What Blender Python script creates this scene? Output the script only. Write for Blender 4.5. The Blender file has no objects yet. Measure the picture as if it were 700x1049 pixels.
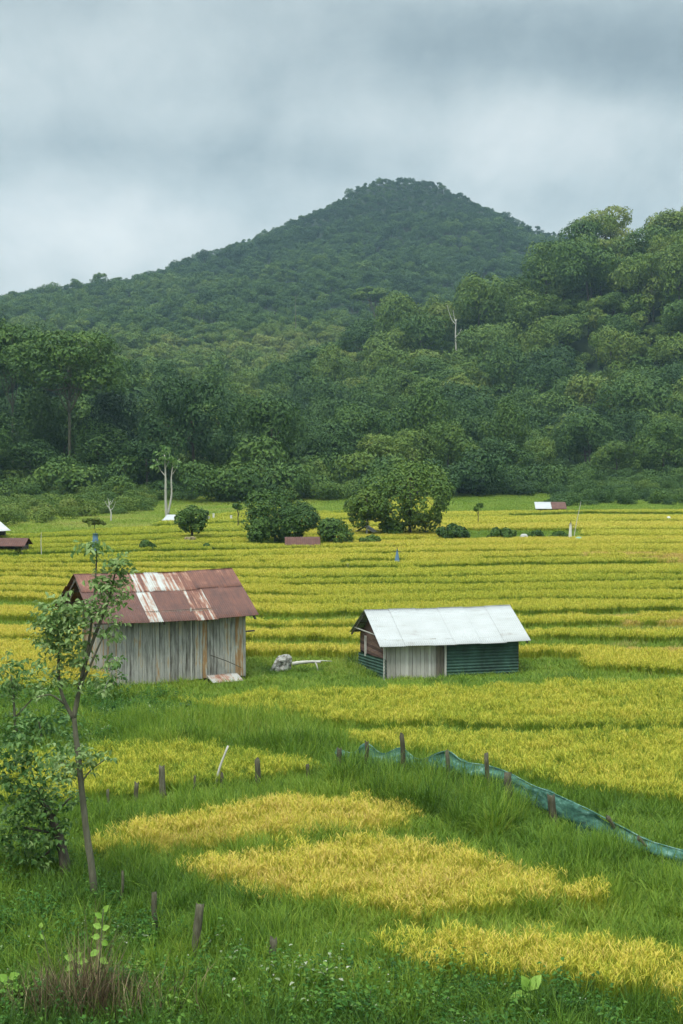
import bpy, math, numpy as np
from mathutils import Vector, Matrix
PI = math.pi
R = math.radians
S = bpy.context.scene
COL = S.collection
rng = np.random.default_rng(11)

# ---------------------------------------------------------------- camera model
CH = 8.0                       # eye above the near paddies
FPX = 1400.0                   # focal length in photo pixels (photo 700 x 1049)
HOR = 466.0
PITCH = math.atan((524.5 - HOR) / FPX)
FW = np.array([0, math.cos(PITCH), -math.sin(PITCH)])
UP = np.array([0, math.sin(PITCH), math.cos(PITCH)])
RT = np.array([1.0, 0, 0])
EYE = np.array([0, 0, CH])

def ray(px, py):
    return RT * ((px - 350) / FPX) + UP * ((524.5 - py) / FPX) + FW

def gp(px, py, z=0.0):
    d = ray(px, py)
    return EYE + d * ((z - CH) / d[2])

def far_pt(px, py, Y):
    d = ray(px, py)
    return EYE + d * (Y / d[1])

def proj(x, y, z):
    q = np.stack([np.asarray(x, float), np.asarray(y, float), np.asarray(z, float) - CH], -1)
    dep = q @ FW
    dep = np.where(np.abs(dep) < 1e-3, 1e-3, dep)
    return 350 + FPX * (q @ RT) / dep, 524.5 - FPX * (q @ UP) / dep, dep

# ---------------------------------------------------------------- noise
_T = np.random.default_rng(5).random((256, 256))
def vnoise(x, y):
    x = np.asarray(x, float); y = np.asarray(y, float)
    xi = np.floor(x).astype(int); yi = np.floor(y).astype(int)
    fx = x - xi; fy = y - yi
    fx = fx * fx * (3 - 2 * fx); fy = fy * fy * (3 - 2 * fy)
    a = _T[xi & 255, yi & 255]; b = _T[(xi + 1) & 255, yi & 255]
    c = _T[xi & 255, (yi + 1) & 255]; d = _T[(xi + 1) & 255, (yi + 1) & 255]
    return (a * (1 - fx) + b * fx) * (1 - fy) + (c * (1 - fx) + d * fx) * fy
def fbm(x, y, o=4):
    s = 0; a = .5
    for i in range(o):
        s = s + a * (vnoise(x + 17.3 * i, y - 9.1 * i) - .5); x = x * 2.03; y = y * 2.03; a *= .5
    return s

# ---------------------------------------------------------------- terrain
# terrace edges: photo rows of the riser foot at columns 20 / 300 / 600, riser thickness in rows
LINES = [((702, 699, 692), (8, 25, 21)), ((652, 655.5, 657.5), (3, 7, 10)), ((636, 640, 640), (10, 2.5, 7)),
         ((617, 631.5, 624.5), (9, 8, 4)), ((604, 616, 611), (2, 2.5, 2)), ((597, 608, 601), (2, 5, 2)),
         ((589, 598, 593), (2, 3, 1.5)), ((584, 590, 585), (2, 1.5, 2)), ((578.6, 581, 576), (1.5, 3, 6)),
         ((574, 574.5, 568), (1.5, 5, 2)), ((570.5, 567, 562), (1.5, 3, 1.5)), ((566, 560, 555), (5, 1.5, 1.5)),
         ((561, 553, 547), (1.5, 1.5, 1)), ((556, 547, 541), (1.5, 1.5, 1)), ((550, 540, 532), (2, 1.5, 1.5)),
         ((543, 532, 526), (3, 2, 5)), ((536, 525, 520), (2, 2, 3))]
STEP = .1
TL = []
for i, (pys, ths) in enumerate(LINES):
    xs, ds, ws = [], [], []
    for px, py, th in zip((20, 300, 600), pys, ths):
        p = gp(px, py, STEP * max(i - 1, 0) + .62)
        xs.append(p[0]); ds.append(p[1])
        ws.append(max(.5, th * p[1] ** 2 / (CH * FPX) * .9))
    # order by x, flat beyond the ends
    TL.append((np.array(xs), np.array(ds), np.array(ws)))

def line_y(i, x):
    xs, ds, ws = TL[i]
    k = ds.mean()
    y = np.interp(x, xs, ds) + (fbm(np.asarray(x) / (k * .12) + 7 * i, np.full(np.shape(x), 3.3 * i)) * k * .03)
    return y, np.interp(x, xs, ws) * (1 + .8 * fbm(np.asarray(x) / (k * .06) + 3 * i, np.full(np.shape(x), 1.7 * i + 50)))

def ss(e0, e1, x):
    t = np.clip((x - e0) / (e1 - e0), 0, 1)
    return t * t * (3 - 2 * t)

def valley(x, y):
    x = np.asarray(x, float); y = np.asarray(y, float)
    z = .05 * fbm(x / 6, y / 6)
    for i in range(len(TL)):
        ly, w = line_y(i, x)
        z = z + STEP * (0 if i == 0 else 1) * ss(0, 1, (y - ly) / np.maximum(w, .4))
    return z

def ridge(pts):
    P = []
    for px, py, Y, W, th in pts:
        q = far_pt(px, py, Y)
        P.append((q[0], q[1], max(q[2] - th, 0), W))
    return np.array(P)
RB = ridge([(1100, 190, 430, 250, 13), (900, 205, 420, 240, 13), (700, 235, 400, 225, 13), (640, 241, 405, 225, 13), (600, 255, 402, 220, 13), (560, 276, 400, 215, 13), (500, 312, 390, 200, 13),
            (440, 370, 360, 172, 13), (400, 402, 330, 146, 13), (340, 438, 300, 116, 11), (270, 474, 262, 78, 8), (225, 500, 235, 45, 5)])
RA = ridge([(-500, 335, 1000, 710, 6), (-200, 325, 1020, 750, 6), (0, 304, 1050, 790, 6), (100, 294, 1080, 810, 6), (200, 264, 1100, 820, 6), (250, 246, 1110, 820, 6),
            (320, 218, 1110, 820, 6), (345, 206, 1110, 820, 6), (368, 190, 1110, 820, 6), (390, 182, 1110, 820, 6), (412, 181, 1110, 820, 6), (440, 185, 1110, 820, 6), (470, 199, 1110, 820, 6), (500, 213, 1110, 820, 6),
            (560, 238, 1100, 810, 6), (660, 252, 1080, 790, 6), (900, 270, 1050, 750, 6), (1200, 300, 1050, 750, 6)])
RS = ridge([(405, 186, 1110, 200, 6), (455, 240, 960, 190, 6), (500, 300, 800, 170, 6), (520, 330, 650, 150, 6)])
RS2 = ridge([(250, 248, 1110, 180, 6), (215, 300, 900, 170, 6), (190, 335, 720, 150, 6)])
RD = ridge([(-300, 400, 430, 220, 8), (-60, 405, 430, 220, 8), (120, 424, 420, 220, 8), (230, 432, 420, 210, 8), (330, 425, 430, 200, 8), (430, 415, 450, 190, 8)])
RC = ridge([(-400, 260, 300, 130, 12), (-150, 285, 300, 125, 12), (0, 346, 285, 115, 12), (60, 374, 280, 108, 12), (120, 428, 268, 92, 10), (165, 474, 245, 66, 5)])

def tent(P, x, y, pw, near=False):
    best = np.zeros(np.shape(x)); sw = sz_ = sW = 0.0; dm = np.full(np.shape(x), 1e9)
    for a, b in zip(P[:-1], P[1:]):
        dx, dy = b[0] - a[0], b[1] - a[1]
        t = np.clip(((x - a[0]) * dx + (y - a[1]) * dy) / (dx * dx + dy * dy), 0, 1)
        d = np.hypot(x - a[0] - t * dx, y - a[1] - t * dy)
        Z = a[2] + (b[2] - a[2]) * t; W = a[3] + (b[3] - a[3]) * t
        if near:
            q = 1 / (d + 4.0) ** 5; sw = sw + q; sz_ = sz_ + q * Z; sW = sW + q * W; dm = np.minimum(dm, d)
            continue
        u = np.clip(d / W, 0, 1)
        h = Z * (1 - u) ** pw * (1 - .025 * np.exp(-(u * 14) ** 2))
        best = np.maximum(best, h)
    if near:
        return sz_ / sw * (1 - np.clip(dm / (sW / sw), 0, 1)) ** pw
    return best

def hills(x, y):
    x = np.asarray(x, float); y = np.asarray(y, float)
    wx = x + 14 * fbm(x / 70, y / 70, 3); wy = y + 14 * fbm(x / 70 + 40, y / 70, 3)
    hs = [tent(RA, x + .25 * (wx - x), y + .6 * (wy - y), 1.28, True) + 26 * fbm(x / 190 + 2, y / 260, 2) * np.clip((y - 480) / 150, 0, 1) * (1 - ss(900, 1080, y)), tent(RS, wx, wy, 1.1), tent(RS2, wx, wy, 1.1), tent(RD, wx, wy, 1.1), tent(RB, x + .35 * (wx - x), y + .35 * (wy - y), 1.0, True), tent(RC, x, y, 1.0, True)]
    h = np.max(np.stack(hs), 0)
    n = fbm(x / 55 + 9, y / 55, 4)
    return h + n * np.clip(h / 14, 0, 1) * (5 + 9 * np.clip((y - 450) / 250, 0, 1) * (1 - .75 * ss(960, 1090, y)))

def G(x, y):
    return valley(x, y) + hills(x, y)

def ground_at(px, py, lift=0.0):
    d = ray(px, py)
    ts = np.concatenate([np.arange(10, 240, .05), np.arange(240, 1300, .5)])
    p = EYE[None] + d[None] * ts[:, None]
    z = G(p[:, 0], p[:, 1]) + lift
    k = np.argmax(p[:, 2] <= z)
    q = p[k]
    return np.array([q[0], q[1], G(q[0], q[1])])

# ---------------------------------------------------------------- mesh helpers
def mesh(name, V, F, mats=(), mi=None, attrs=None, smooth=False):
    me = bpy.data.meshes.new(name)
    V = np.asarray(V, np.float32)
    if isinstance(F, np.ndarray):
        n, k = F.shape
        me.vertices.add(len(V)); me.vertices.foreach_set('co', V.ravel())
        me.loops.add(n * k); me.loops.foreach_set('vertex_index', F.astype(np.int32).ravel())
        me.polygons.add(n)
        me.polygons.foreach_set('loop_start', np.arange(0, n * k, k, dtype=np.int32))
        me.polygons.foreach_set('loop_total', np.full(n, k, np.int32))
    else:
        me.from_pydata([tuple(v) for v in V], [], F)
    for m in mats:
        me.materials.append(m)
    if mi is not None:
        me.polygons.foreach_set('material_index', np.asarray(mi, np.int32))
    for k, a in (attrs or {}).items():
        at = me.attributes.new(k, 'FLOAT', 'POINT')
        at.data.foreach_set('value', np.asarray(a, np.float32))
    me.polygons.foreach_set('use_smooth', np.full(len(me.polygons), smooth))
    me.update(calc_edges=True)
    me.validate()
    return me

def link(name, me, parent=None, loc=None, label=None, cat=None, group=None, kind=None):
    o = bpy.data.objects.new(name, me)
    COL.objects.link(o)
    if parent: o.parent = parent
    if loc is not None: o.location = tuple(float(v) for v in loc)
    tag(o, label, cat, group, kind)
    return o

def tag(o, label=None, cat=None, group=None, kind=None):
    if label: o['label'] = label
    if cat: o['category'] = cat
    if group: o['group'] = group
    if kind: o['kind'] = kind

def thing(name, label, cat, loc=(0, 0, 0), rz=0.0, group=None):
    o = link(name, None, None, loc, label, cat, group)
    o.rotation_euler = (0, 0, rz)
    o.empty_display_size = .3
    return o

class MB:
    """collects boxes, tubes and sheets into one mesh"""
    def __init__(s): s.v = []; s.f = []; s.t = []
    def add(s, V, F, tone=.5):
        b = len(s.v); s.v += [tuple(map(float, p)) for p in V]; s.f += [tuple(int(i) + b for i in f) for f in F]; s.t += [tone] * len(V)
    def box(s, c, size, rot=None, tone=.5, bev=0.0):
        x, y, z = [q / 2 for q in size]
        V = np.array([(-x, -y, -z), (x, -y, -z), (x, y, -z), (-x, y, -z), (-x, -y, z), (x, -y, z), (x, y, z), (-x, y, z)])
        if rot is not None: V = V @ np.array(rot).T
        V = V + np.array(c)
        s.add(V, [(0, 3, 2, 1), (4, 5, 6, 7), (0, 1, 5, 4), (1, 2, 6, 5), (2, 3, 7, 6), (3, 0, 4, 7)], tone)
    def bar(s, a, b, w, h=None, tone=.5):
        a = np.array(a, float); b = np.array(b, float); d = b - a; L = np.linalg.norm(d); d /= L
        u = np.cross(d, (0, 0, 1)); 
        if np.linalg.norm(u) < 1e-3: u = np.array([1., 0, 0])
        u /= np.linalg.norm(u); v = np.cross(u, d)
        s.box((a + b) / 2, (w, L, h or w), np.stack([u, d, v], 1), tone)
    def tube(s, P, rad, n=7, tone=.5, wob=0.0, rg=rng):
        P = np.array(P, float); rad = np.array(rad, float) * np.ones(len(P))
        T = np.gradient(P, axis=0); T /= np.linalg.norm(T, axis=1)[:, None]
        V = []
        ref = np.array([1., 0, 0]) if abs(T[0][0]) < .8 else np.array([0, 1., 0])
        for p, t, r in zip(P, T, rad):
            u = np.cross(t, ref); u /= np.linalg.norm(u); w = np.cross(t, u)
            for k in range(n):
                a = 2 * PI * k / n
                rr = r * (1 + wob * rg.uniform(-1, 1))
                V.append(p + rr * (math.cos(a) * u + math.sin(a) * w))
        F = []
        for i in range(len(P) - 1):
            for k in range(n):
                F.append((i * n + k, i * n + (k + 1) % n, (i + 1) * n + (k + 1) % n, (i + 1) * n + k))
        F.append(tuple(range(n))[::-1]); F.append(tuple(range((len(P) - 1) * n, len(P) * n)))
        s.add(V, F, tone)
    def mesh(s, name, mat, smooth=False):
        return mesh(name, s.v, s.f, [mat] if not isinstance(mat, (list, tuple)) else mat, None, {'tone': s.t}, smooth)
    def build(s, name, mat, parent=None, loc=None, smooth=False, **k):
        return link(name, s.mesh(name, mat, smooth), parent, loc, **k)

def curve_pts(P, n):
    """Catmull-Rom through the points"""
    P = np.array(P, float); Q = np.vstack([2 * P[0] - P[1], P, 2 * P[-1] - P[-2]])
    out = []
    for i in range(1, len(Q) - 2):
        for t in np.linspace(0, 1, n, endpoint=False):
            a, b, c, d = Q[i - 1], Q[i], Q[i + 1], Q[i + 2]
            out.append(.5 * ((2 * b) + (c - a) * t + (2 * a - 5 * b + 4 * c - d) * t * t + (3 * b - a - 3 * c + d) * t ** 3))
    out.append(Q[-2])
    return np.array(out)

# ---------------------------------------------------------------- materials
def newmat(name):
    m = bpy.data.materials.new(name); m.use_nodes = True
    nt = m.node_tree; nt.nodes.clear()
    return m, nt, nt.nodes, nt.links

def ramp(N, stops, interp='LINEAR'):
    r = N.new('ShaderNodeValToRGB'); cr = r.color_ramp; cr.interpolation = interp
    cr.elements[0].position, cr.elements[0].color = stops[0][0], (*stops[0][1], 1)
    cr.elements[1].position, cr.elements[1].color = stops[-1][0], (*stops[-1][1], 1)
    for p, c in stops[1:-1]:
        e = cr.elements.new(p); e.color = (*c, 1)
    return r

def mth(nt, op, a, b=None, clamp=False):
    n = nt.nodes.new('ShaderNodeMath'); n.operation = op; n.use_clamp = clamp
    for i, v in enumerate((a, b)):
        if v is None: continue
        if isinstance(v, (int, float)): n.inputs[i].default_value = v
        else: nt.links.new(v, n.inputs[i])
    return n.outputs[0]

def foliage(name, stops, inst='tint', objcolor=False, transl=.3, wcol=.5, tn=0.12, tscale=.5, rough=.6):
    """leaf material: factor = own leaf tone + tint of the plant; diffuse, thin gloss, light coming through"""
    m, nt, N, L = newmat(name)
    a = N.new('ShaderNodeAttribute'); a.attribute_name = 'tone'
    if objcolor:
        oi = N.new('ShaderNodeObjectInfo'); sp = N.new('ShaderNodeSeparateColor'); L.new(oi.outputs['Color'], sp.inputs[0]); t = sp.outputs[0]
    else:
        b = N.new('ShaderNodeAttribute'); b.attribute_type = 'INSTANCER'; b.attribute_name = inst; t = b.outputs['Fac']
    f = mth(nt, 'ADD', mth(nt, 'MULTIPLY', mth(nt, 'SUBTRACT', a.outputs['Fac'], .5), wcol), t)
    geo = N.new('ShaderNodeNewGeometry')
    nz = N.new('ShaderNodeTexNoise'); nz.inputs['Scale'].default_value = tscale; nz.inputs['Detail'].default_value = 3
    L.new(geo.outputs['Position'], nz.inputs['Vector'])
    f = mth(nt, 'ADD', f, mth(nt, 'MULTIPLY', mth(nt, 'SUBTRACT', nz.outputs['Fac'], .5), tn * 4), True)
    r = ramp(N, stops); L.new(f, r.inputs[0])
    d = N.new('ShaderNodeBsdfPrincipled'); d.inputs['Roughness'].default_value = rough; d.inputs['Specular IOR Level'].default_value = .25
    tr = N.new('ShaderNodeBsdfTranslucent'); mx = N.new('ShaderNodeMixShader'); mx.inputs[0].default_value = transl
    L.new(r.outputs[0], d.inputs['Base Color']); L.new(r.outputs[0], tr.inputs['Color'])
    L.new(d.outputs[0], mx.inputs[1]); L.new(tr.outputs[0], mx.inputs[2])
    o = N.new('ShaderNodeOutputMaterial'); L.new(mx.outputs[0], o.inputs[0])
    return m

def surf(name, stops, scale=(1, 1, 1), detail=5, rough=.85, metal=0.0, wtone=.6, wnoise=1.0, spec=.3, bump=0.0, coord='Object', base=0.5):
    """mottled surface: ramp driven by the piece's own tone and a stretched noise"""
    m, nt, N, L = newmat(name)
    tc = N.new('ShaderNodeTexCoord'); mp = N.new('ShaderNodeMapping'); mp.inputs['Scale'].default_value = scale
    L.new(tc.outputs[coord], mp.inputs['Vector'])
    nz = N.new('ShaderNodeTexNoise'); nz.inputs['Scale'].default_value = 1; nz.inputs['Detail'].default_value = detail; nz.inputs['Roughness'].default_value = .65
    L.new(mp.outputs[0], nz.inputs['Vector'])
    a = N.new('ShaderNodeAttribute'); a.attribute_name = 'tone'
    f = mth(nt, 'ADD', mth(nt, 'MULTIPLY', mth(nt, 'SUBTRACT', a.outputs['Fac'], .5), wtone), mth(nt, 'MULTIPLY', mth(nt, 'SUBTRACT', nz.outputs['Fac'], .5), wnoise))
    f = mth(nt, 'ADD', f, base, True)
    r = ramp(N, stops); L.new(f, r.inputs[0])
    d = N.new('ShaderNodeBsdfPrincipled'); d.inputs['Roughness'].default_value = rough; d.inputs['Metallic'].default_value = metal; d.inputs['Specular IOR Level'].default_value = spec
    L.new(r.outputs[0], d.inputs['Base Color'])
    if bump:
        bp = N.new('ShaderNodeBump'); bp.inputs['Strength'].default_value = bump; bp.inputs['Distance'].default_value = .02
        L.new(nz.outputs['Fac'], bp.inputs['Height']); L.new(bp.outputs[0], d.inputs['Normal'])
    o = N.new('ShaderNodeOutputMaterial'); L.new(d.outputs[0], o.inputs[0])
    return m

def tin_mat(name):
    """corrugated sheet: object colour R = how rusty, G = how streaked"""
    m, nt, N, L = newmat(name)
    oi = N.new('ShaderNodeObjectInfo'); sp = N.new('ShaderNodeSeparateColor'); L.new(oi.outputs['Color'], sp.inputs[0])
    tc = N.new('ShaderNodeTexCoord')
    def noise(sc, det, off):
        mp = N.new('ShaderNodeMapping'); mp.inputs['Scale'].default_value = sc; mp.inputs['Location'].default_value = (off, 0, 0)
        L.new(tc.outputs['Object'], mp.inputs['Vector'])
        n = N.new('ShaderNodeTexNoise'); n.inputs['Scale'].default_value = 1; n.inputs['Detail'].default_value = det; n.inputs['Roughness'].default_value = .65
        L.new(mp.outputs[0], n.inputs['Vector']); return n.outputs['Fac']
    streak = noise((9, .45, .45), 3, 3)      # long down the slope
    blot = noise((2.2, 1.6, 1.6), 6, 9)
    fine = noise((14, 9, 9), 4, 21)
    f = mth(nt, 'ADD', sp.outputs[0], mth(nt, 'MULTIPLY', mth(nt, 'MULTIPLY', mth(nt, 'SUBTRACT', streak, .5), 3.0), sp.outputs[1]))
    f = mth(nt, 'ADD', f, mth(nt, 'MULTIPLY', mth(nt, 'SUBTRACT', blot, .5), .9))
    f = mth(nt, 'ADD', f, mth(nt, 'MULTIPLY', mth(nt, 'SUBTRACT', fine, .5), .35), True)
    r = ramp(N, [(0, (.46, .48, .46)), (.25, (.38, .37, .34)), (.40, (.31, .175, .12)), (.55, (.185, .080, .056)), (.78, (.125, .060, .047)), (1, (.085, .046, .040))])
    L.new(f, r.inputs[0])
    d = N.new('ShaderNodeBsdfPrincipled'); d.inputs['Roughness'].default_value = .7; d.inputs['Specular IOR Level'].default_value = .3
    L.new(r.outputs[0], d.inputs['Base Color'])
    o = N.new('ShaderNodeOutputMaterial'); L.new(d.outputs[0], o.inputs[0])
    return m

M = {}
M['rice'] = foliage('rice_leaf', [(0, (.07, .15, .014)), (.3, (.18, .27, .018)), (.5, (.40, .42, .036)), (.7, (.58, .50, .060)), (.88, (.62, .48, .105)), (1, (.48, .35, .10))], wcol=.50, tn=.05, tscale=.35, transl=.25)
M['grass'] = foliage('grass_blade', [(0, (.028, .075, .009)), (.35, (.085, .175, .014)), (.65, (.185, .285, .024)), (.9, (.31, .36, .05)), (1, (.38, .34, .11))], wcol=.5, tn=.10, tscale=.25, transl=.3)
M['weed'] = foliage('weed_leaf', [(0, (.015, .06, .010)), (.5, (.05, .15, .018)), (.85, (.13, .25, .035)), (1, (.5, .5, .4))], wcol=.75, tn=.08, tscale=.5, transl=.3)
FOREST = [(0, (.012, .036, .011)), (.3, (.032, .078, .016)), (.55, (.068, .132, .020)), (.8, (.128, .192, .028)), (1, (.19, .225, .045))]
M['forest_far'] = foliage('far_forest_leaf', FOREST, wcol=.3, tn=.10, tscale=.02, transl=.12)
M['forest'] = foliage('forest_leaf', FOREST, objcolor=True, wcol=.38, tn=.06, tscale=.12, transl=.14)
M['sapling'] = foliage('sapling_leaf', [(0, (.024, .075, .018)), (.5, (.075, .165, .036)), (.85, (.16, .265, .07)), (1, (.27, .37, .14))], objcolor=True, wcol=.9, tn=.08, tscale=1.2, transl=.3, rough=.45)
M['limeleaf'] = foliage('lime_leaf', [(0, (.16, .33, .03)), (1, (.34, .52, .10))], objcolor=True, wcol=.8, tn=.02, transl=.4, rough=.4)
M['weed_solo'] = foliage('weed_solo_leaf', [(0, (.03, .10, .012)), (.5, (.09, .21, .02)), (1, (.24, .36, .06))], objcolor=True, wcol=.8, tn=.05)
M['dry'] = foliage('dry_stem', [(0, (.04, .028, .016)), (.5, (.12, .083, .045)), (.8, (.24, .18, .095)), (1, (.42, .36, .20))], objcolor=True, wcol=.9, tn=.05, transl=.15)
M['bark'] = surf('bark', [(0, (.035, .034, .02)), (.5, (.105, .10, .065)), (1, (.24, .235, .17))], (14, 14, 3), rough=.9)
M['darkbark'] = surf('dark_bark', [(0, (.03, .026, .02)), (1, (.11, .095, .07))], (3, 3, .6), rough=.9)
M['palebark'] = surf('pale_bark', [(0, (.20, .19, .16)), (.5, (.40, .39, .34)), (1, (.55, .53, .48))], (2, 2, .5), rough=.9)
M['plank'] = surf('weathered_plank', [(0, (.055, .05, .04)), (.22, (.15, .145, .125)), (.48, (.265, .265, .235)), (.72, (.37, .37, .33)), (.86, (.36, .29, .19)), (1, (.30, .18, .085))], (13, 13, 1.6), rough=.9, wtone=.8, wnoise=1.8, base=.55)
M['plank_dark'] = surf('dark_plank', [(0, (.05, .042, .034)), (.5, (.12, .105, .085)), (1, (.24, .20, .15))], (10, 10, 1.4), rough=.9, wtone=.8)
M['plank_red'] = surf('brown_red_board', [(0, (.055, .032, .026)), (.5, (.125, .070, .055)), (1, (.22, .14, .11))], (3, 3, 14), rough=.85, wtone=.8)
M['plank_pale'] = surf('pale_plank', [(0, (.20, .19, .16)), (.5, (.36, .35, .31)), (1, (.52, .51, .46))], (9, 9, 1.6), rough=.9, wtone=.8)
M['tin'] = tin_mat('corrugated_tin')
M['tin_white'] = surf('white_painted_tin', [(0, (.13, .105, .085)), (.22, (.28, .27, .25)), (.42, (.37, .385, .38)), (1, (.44, .46, .465))], (1.3, 3.4, 3.4), detail=8, rough=.6, wtone=.45, wnoise=1.7, base=.60)
M['tin_green'] = surf('green_painted_tin', [(0, (.025, .050, .038)), (.4, (.042, .098, .072)), (.75, (.07, .14, .105)), (1, (.15, .18, .14))], (2.2, 2.2, 1.6), rough=.7, wtone=.5, wnoise=1.7)
M['post'] = surf('post_wood', [(0, (.022, .020, .012)), (.5, (.070, .066, .040)), (1, (.20, .19, .13))], (25, 25, 5), rough=.95, bump=.5)
M['net'] = surf('green_netting', [(0, (.010, .032, .022)), (.4, (.024, .080, .055)), (.75, (.055, .15, .11)), (1, (.17, .29, .24))], (3.5, 3.5, 11), rough=.8, wtone=.8, wnoise=2.2)
M['white'] = surf('white_cloth', [(0, (.42, .42, .40)), (1, (.74, .74, .71))], (4, 4, 4))
M['blue'] = surf('blue_cloth', [(0, (.06, .13, .22)), (1, (.15, .27, .40))], (4, 4, 4))
M['teal'] = surf('teal_tarp', [(0, (.10, .30, .25)), (1, (.30, .52, .46))], (4, 4, 4))
M['rustroof'] = surf('rusty_roof', [(0, (.05, .022, .017)), (.5, (.10, .045, .034)), (1, (.17, .095, .07))], (2.5, 2.5, 2.5), rough=.75)
M['greyroof'] = surf('grey_roof', [(0, (.35, .35, .34)), (1, (.62, .63, .62))], (2, 2, 2), rough=.65)
M['stump'] = surf('weathered_stump', [(0, (.035, .032, .026)), (.35, (.13, .125, .105)), (.65, (.33, .33, .30)), (1, (.52, .52, .48))], (7, 7, 9), rough=.95, wnoise=2.2, wtone=.3, bump=.6)
M['stone'] = surf('pale_stone', [(0, (.18, .18, .17)), (.6, (.42, .42, .40)), (1, (.62, .62, .58))], (5, 5, 5), rough=.9, bump=.4)
M['soil'] = surf('field_soil', [(0, (.030, .045, .012)), (.5, (.055, .075, .018)), (1, (.11, .105, .035))], (.6, .6, .6), rough=1, coord='Object')
M['hill'] = surf('forest_floor', [(0, (.014, .026, .010)), (.5, (.024, .044, .014)), (1, (.05, .06, .022))], (.05, .05, .05), rough=1)

# ---------------------------------------------------------------- ribbons (blades, leaves, ears)
def ribbons(base, az, length, t0, bend, width, seg, tone, droop_tip=True, side=None, wprof=None):
    n = len(az); k = seg + 1
    s = np.linspace(0, 1, k)
    ang = t0[:, None] + bend[:, None] * s[None] ** 1.3
    st = length[:, None] / seg
    dr = np.sin(ang) * st; dz = np.cos(ang) * st
    r = np.concatenate([np.zeros((n, 1)), np.cumsum((dr[:, :-1] + dr[:, 1:]) / 2, 1)], 1)
    z = np.concatenate([np.zeros((n, 1)), np.cumsum((dz[:, :-1] + dz[:, 1:]) / 2, 1)], 1)
    cx, cy = np.cos(az)[:, None], np.sin(az)[:, None]
    P = np.stack([base[:, 0:1] + r * cx, base[:, 1:2] + r * cy, base[:, 2:3] + z], -1)
    sa = az + PI / 2 + (0 if side is None else side)
    if wprof is None: wprof = np.where(s < .35, .6 + .4 * s / .35, 1 - ((s - .35) / .65) ** 2 * .93)
    W = (width[:, None] * wprof[None])[..., None] * .5 * np.stack([np.cos(sa), np.sin(sa), .25 * np.sin(sa * 3)], -1)[:, None, :]
    V = np.stack([P - W, P + W], 2).reshape(n * k * 2, 3)
    i = (np.arange(n)[:, None] * k * 2 + np.arange(seg)[None] * 2).ravel()
    F = np.stack([i, i + 1, i + 3, i + 2], 1)
    T = np.repeat(tone, k * 2)
    return V, F, T

def join(parts):
    V, F, T, b = [], [], [], 0
    for v, f, t in parts:
        V.append(v); F.append(f + b); T.append(t); b += len(v)
    return np.concatenate(V), np.concatenate(F), np.concatenate(T)

def u(a, b, n): return rng.uniform(a, b, n)

def rice_tile(size, hills_n, leaves, ears, wmul, seg=3):
    h = hills_n
    hx, hy = u(-size / 2, size / 2, h), u(-size / 2, size / 2, h)
    hh = u(.88, 1.1, h)
    def rep(a, k): return np.repeat(a, k)
    nl = h * leaves
    b = np.stack([rep(hx, leaves) + rng.normal(0, .03, nl), rep(hy, leaves) + rng.normal(0, .03, nl), np.full(nl, .05)], 1)
    A = ribbons(b, u(0, 2 * PI, nl), u(.5, .78, nl) * rep(hh, leaves), u(0, .28, nl), u(.05, .9, nl), u(.006, .011, nl) * wmul, seg, u(.0, .55, nl), side=u(-.8, .8, nl))
    ne = h * ears
    az = u(0, 2 * PI, ne)
    st = u(.47, .62, ne) * rep(hh, ears)
    b = np.stack([rep(hx, ears) + rng.normal(0, .05, ne), rep(hy, ears) + rng.normal(0, .05, ne), st], 1)
    wp = np.array([.45, 1, .95, .25]) if seg == 3 else np.array([.6, 1, .3])
    B = ribbons(b, az, u(.09, .16, ne), u(.0, .4, ne), u(.5, 1.6, ne), u(.007, .0125, ne) * wmul, seg, u(.6, 1.15, ne), side=u(-1, 1, ne), wprof=wp)
    return join([A, B])

def grass_tile(size, n, hmin, hmax, wmul, seg=4, flop=1.0):
    parts = []
    # tussocks: centres with their own lean and height
    nt = max(5, int(size * size * 40))
    cx, cy, ch = u(-size / 2, size / 2, nt), u(-size / 2, size / 2, nt), u(.6, 1.1, nt)
    k = rng.integers(0, nt, n)
    b = np.stack([cx[k] + rng.normal(0, .055, n), cy[k] + rng.normal(0, .055, n), np.full(n, -.03)], 1)
    parts.append(ribbons(b, u(0, 2 * PI, n), u(hmin, hmax, n) * ch[k], u(0, .45, n), u(.2, 1.7, n) * flop, u(.006, .014, n) * wmul, seg, np.clip(u(0, .8, n) + (rng.random(n) < .05) * .35, 0, 1.2), side=u(-.7, .7, n)))
    return join(parts)

def leaf_mesh(P, N, D, ln, wd, tone, fold=.25, droop=.25):
    """broad leaves: 6 vertices each - base, two halves, tip - folded along the midrib"""
    n = len(P)
    D = D / np.linalg.norm(D, axis=1)[:, None]
    Sx = np.cross(D, N); Sx /= np.linalg.norm(Sx, axis=1)[:, None] + 1e-9
    Nn = np.cross(Sx, D)
    ln = ln[:, None]; wd = wd[:, None]
    a = P
    m1 = P + D * ln * .38 - Nn * ln * droop * .10
    m2 = P + D * ln * .72 - Nn * ln * droop * .40
    t = P + D * ln - Nn * ln * droop
    up = Nn * wd * fold
    V = np.stack([a, m1 + Sx * wd * .5 + up, m1 - Sx * wd * .5 + up, m1, m2 + Sx * wd * .36 + up * .7, m2 - Sx * wd * .36 + up * .7, m2, t], 1).reshape(-1, 3)
    i = np.arange(n)[:, None] * 8
    F = np.concatenate([i + np.array([[0, 1, 3, 3]]), i + np.array([[0, 3, 2, 2]]), i + np.array([[3, 1, 4, 6]]), i + np.array([[2, 3, 6, 5]]), i + np.array([[6, 4, 7, 7]]), i + np.array([[5, 6, 7, 7]])])
    return V, F, np.repeat(tone, 8)

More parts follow.
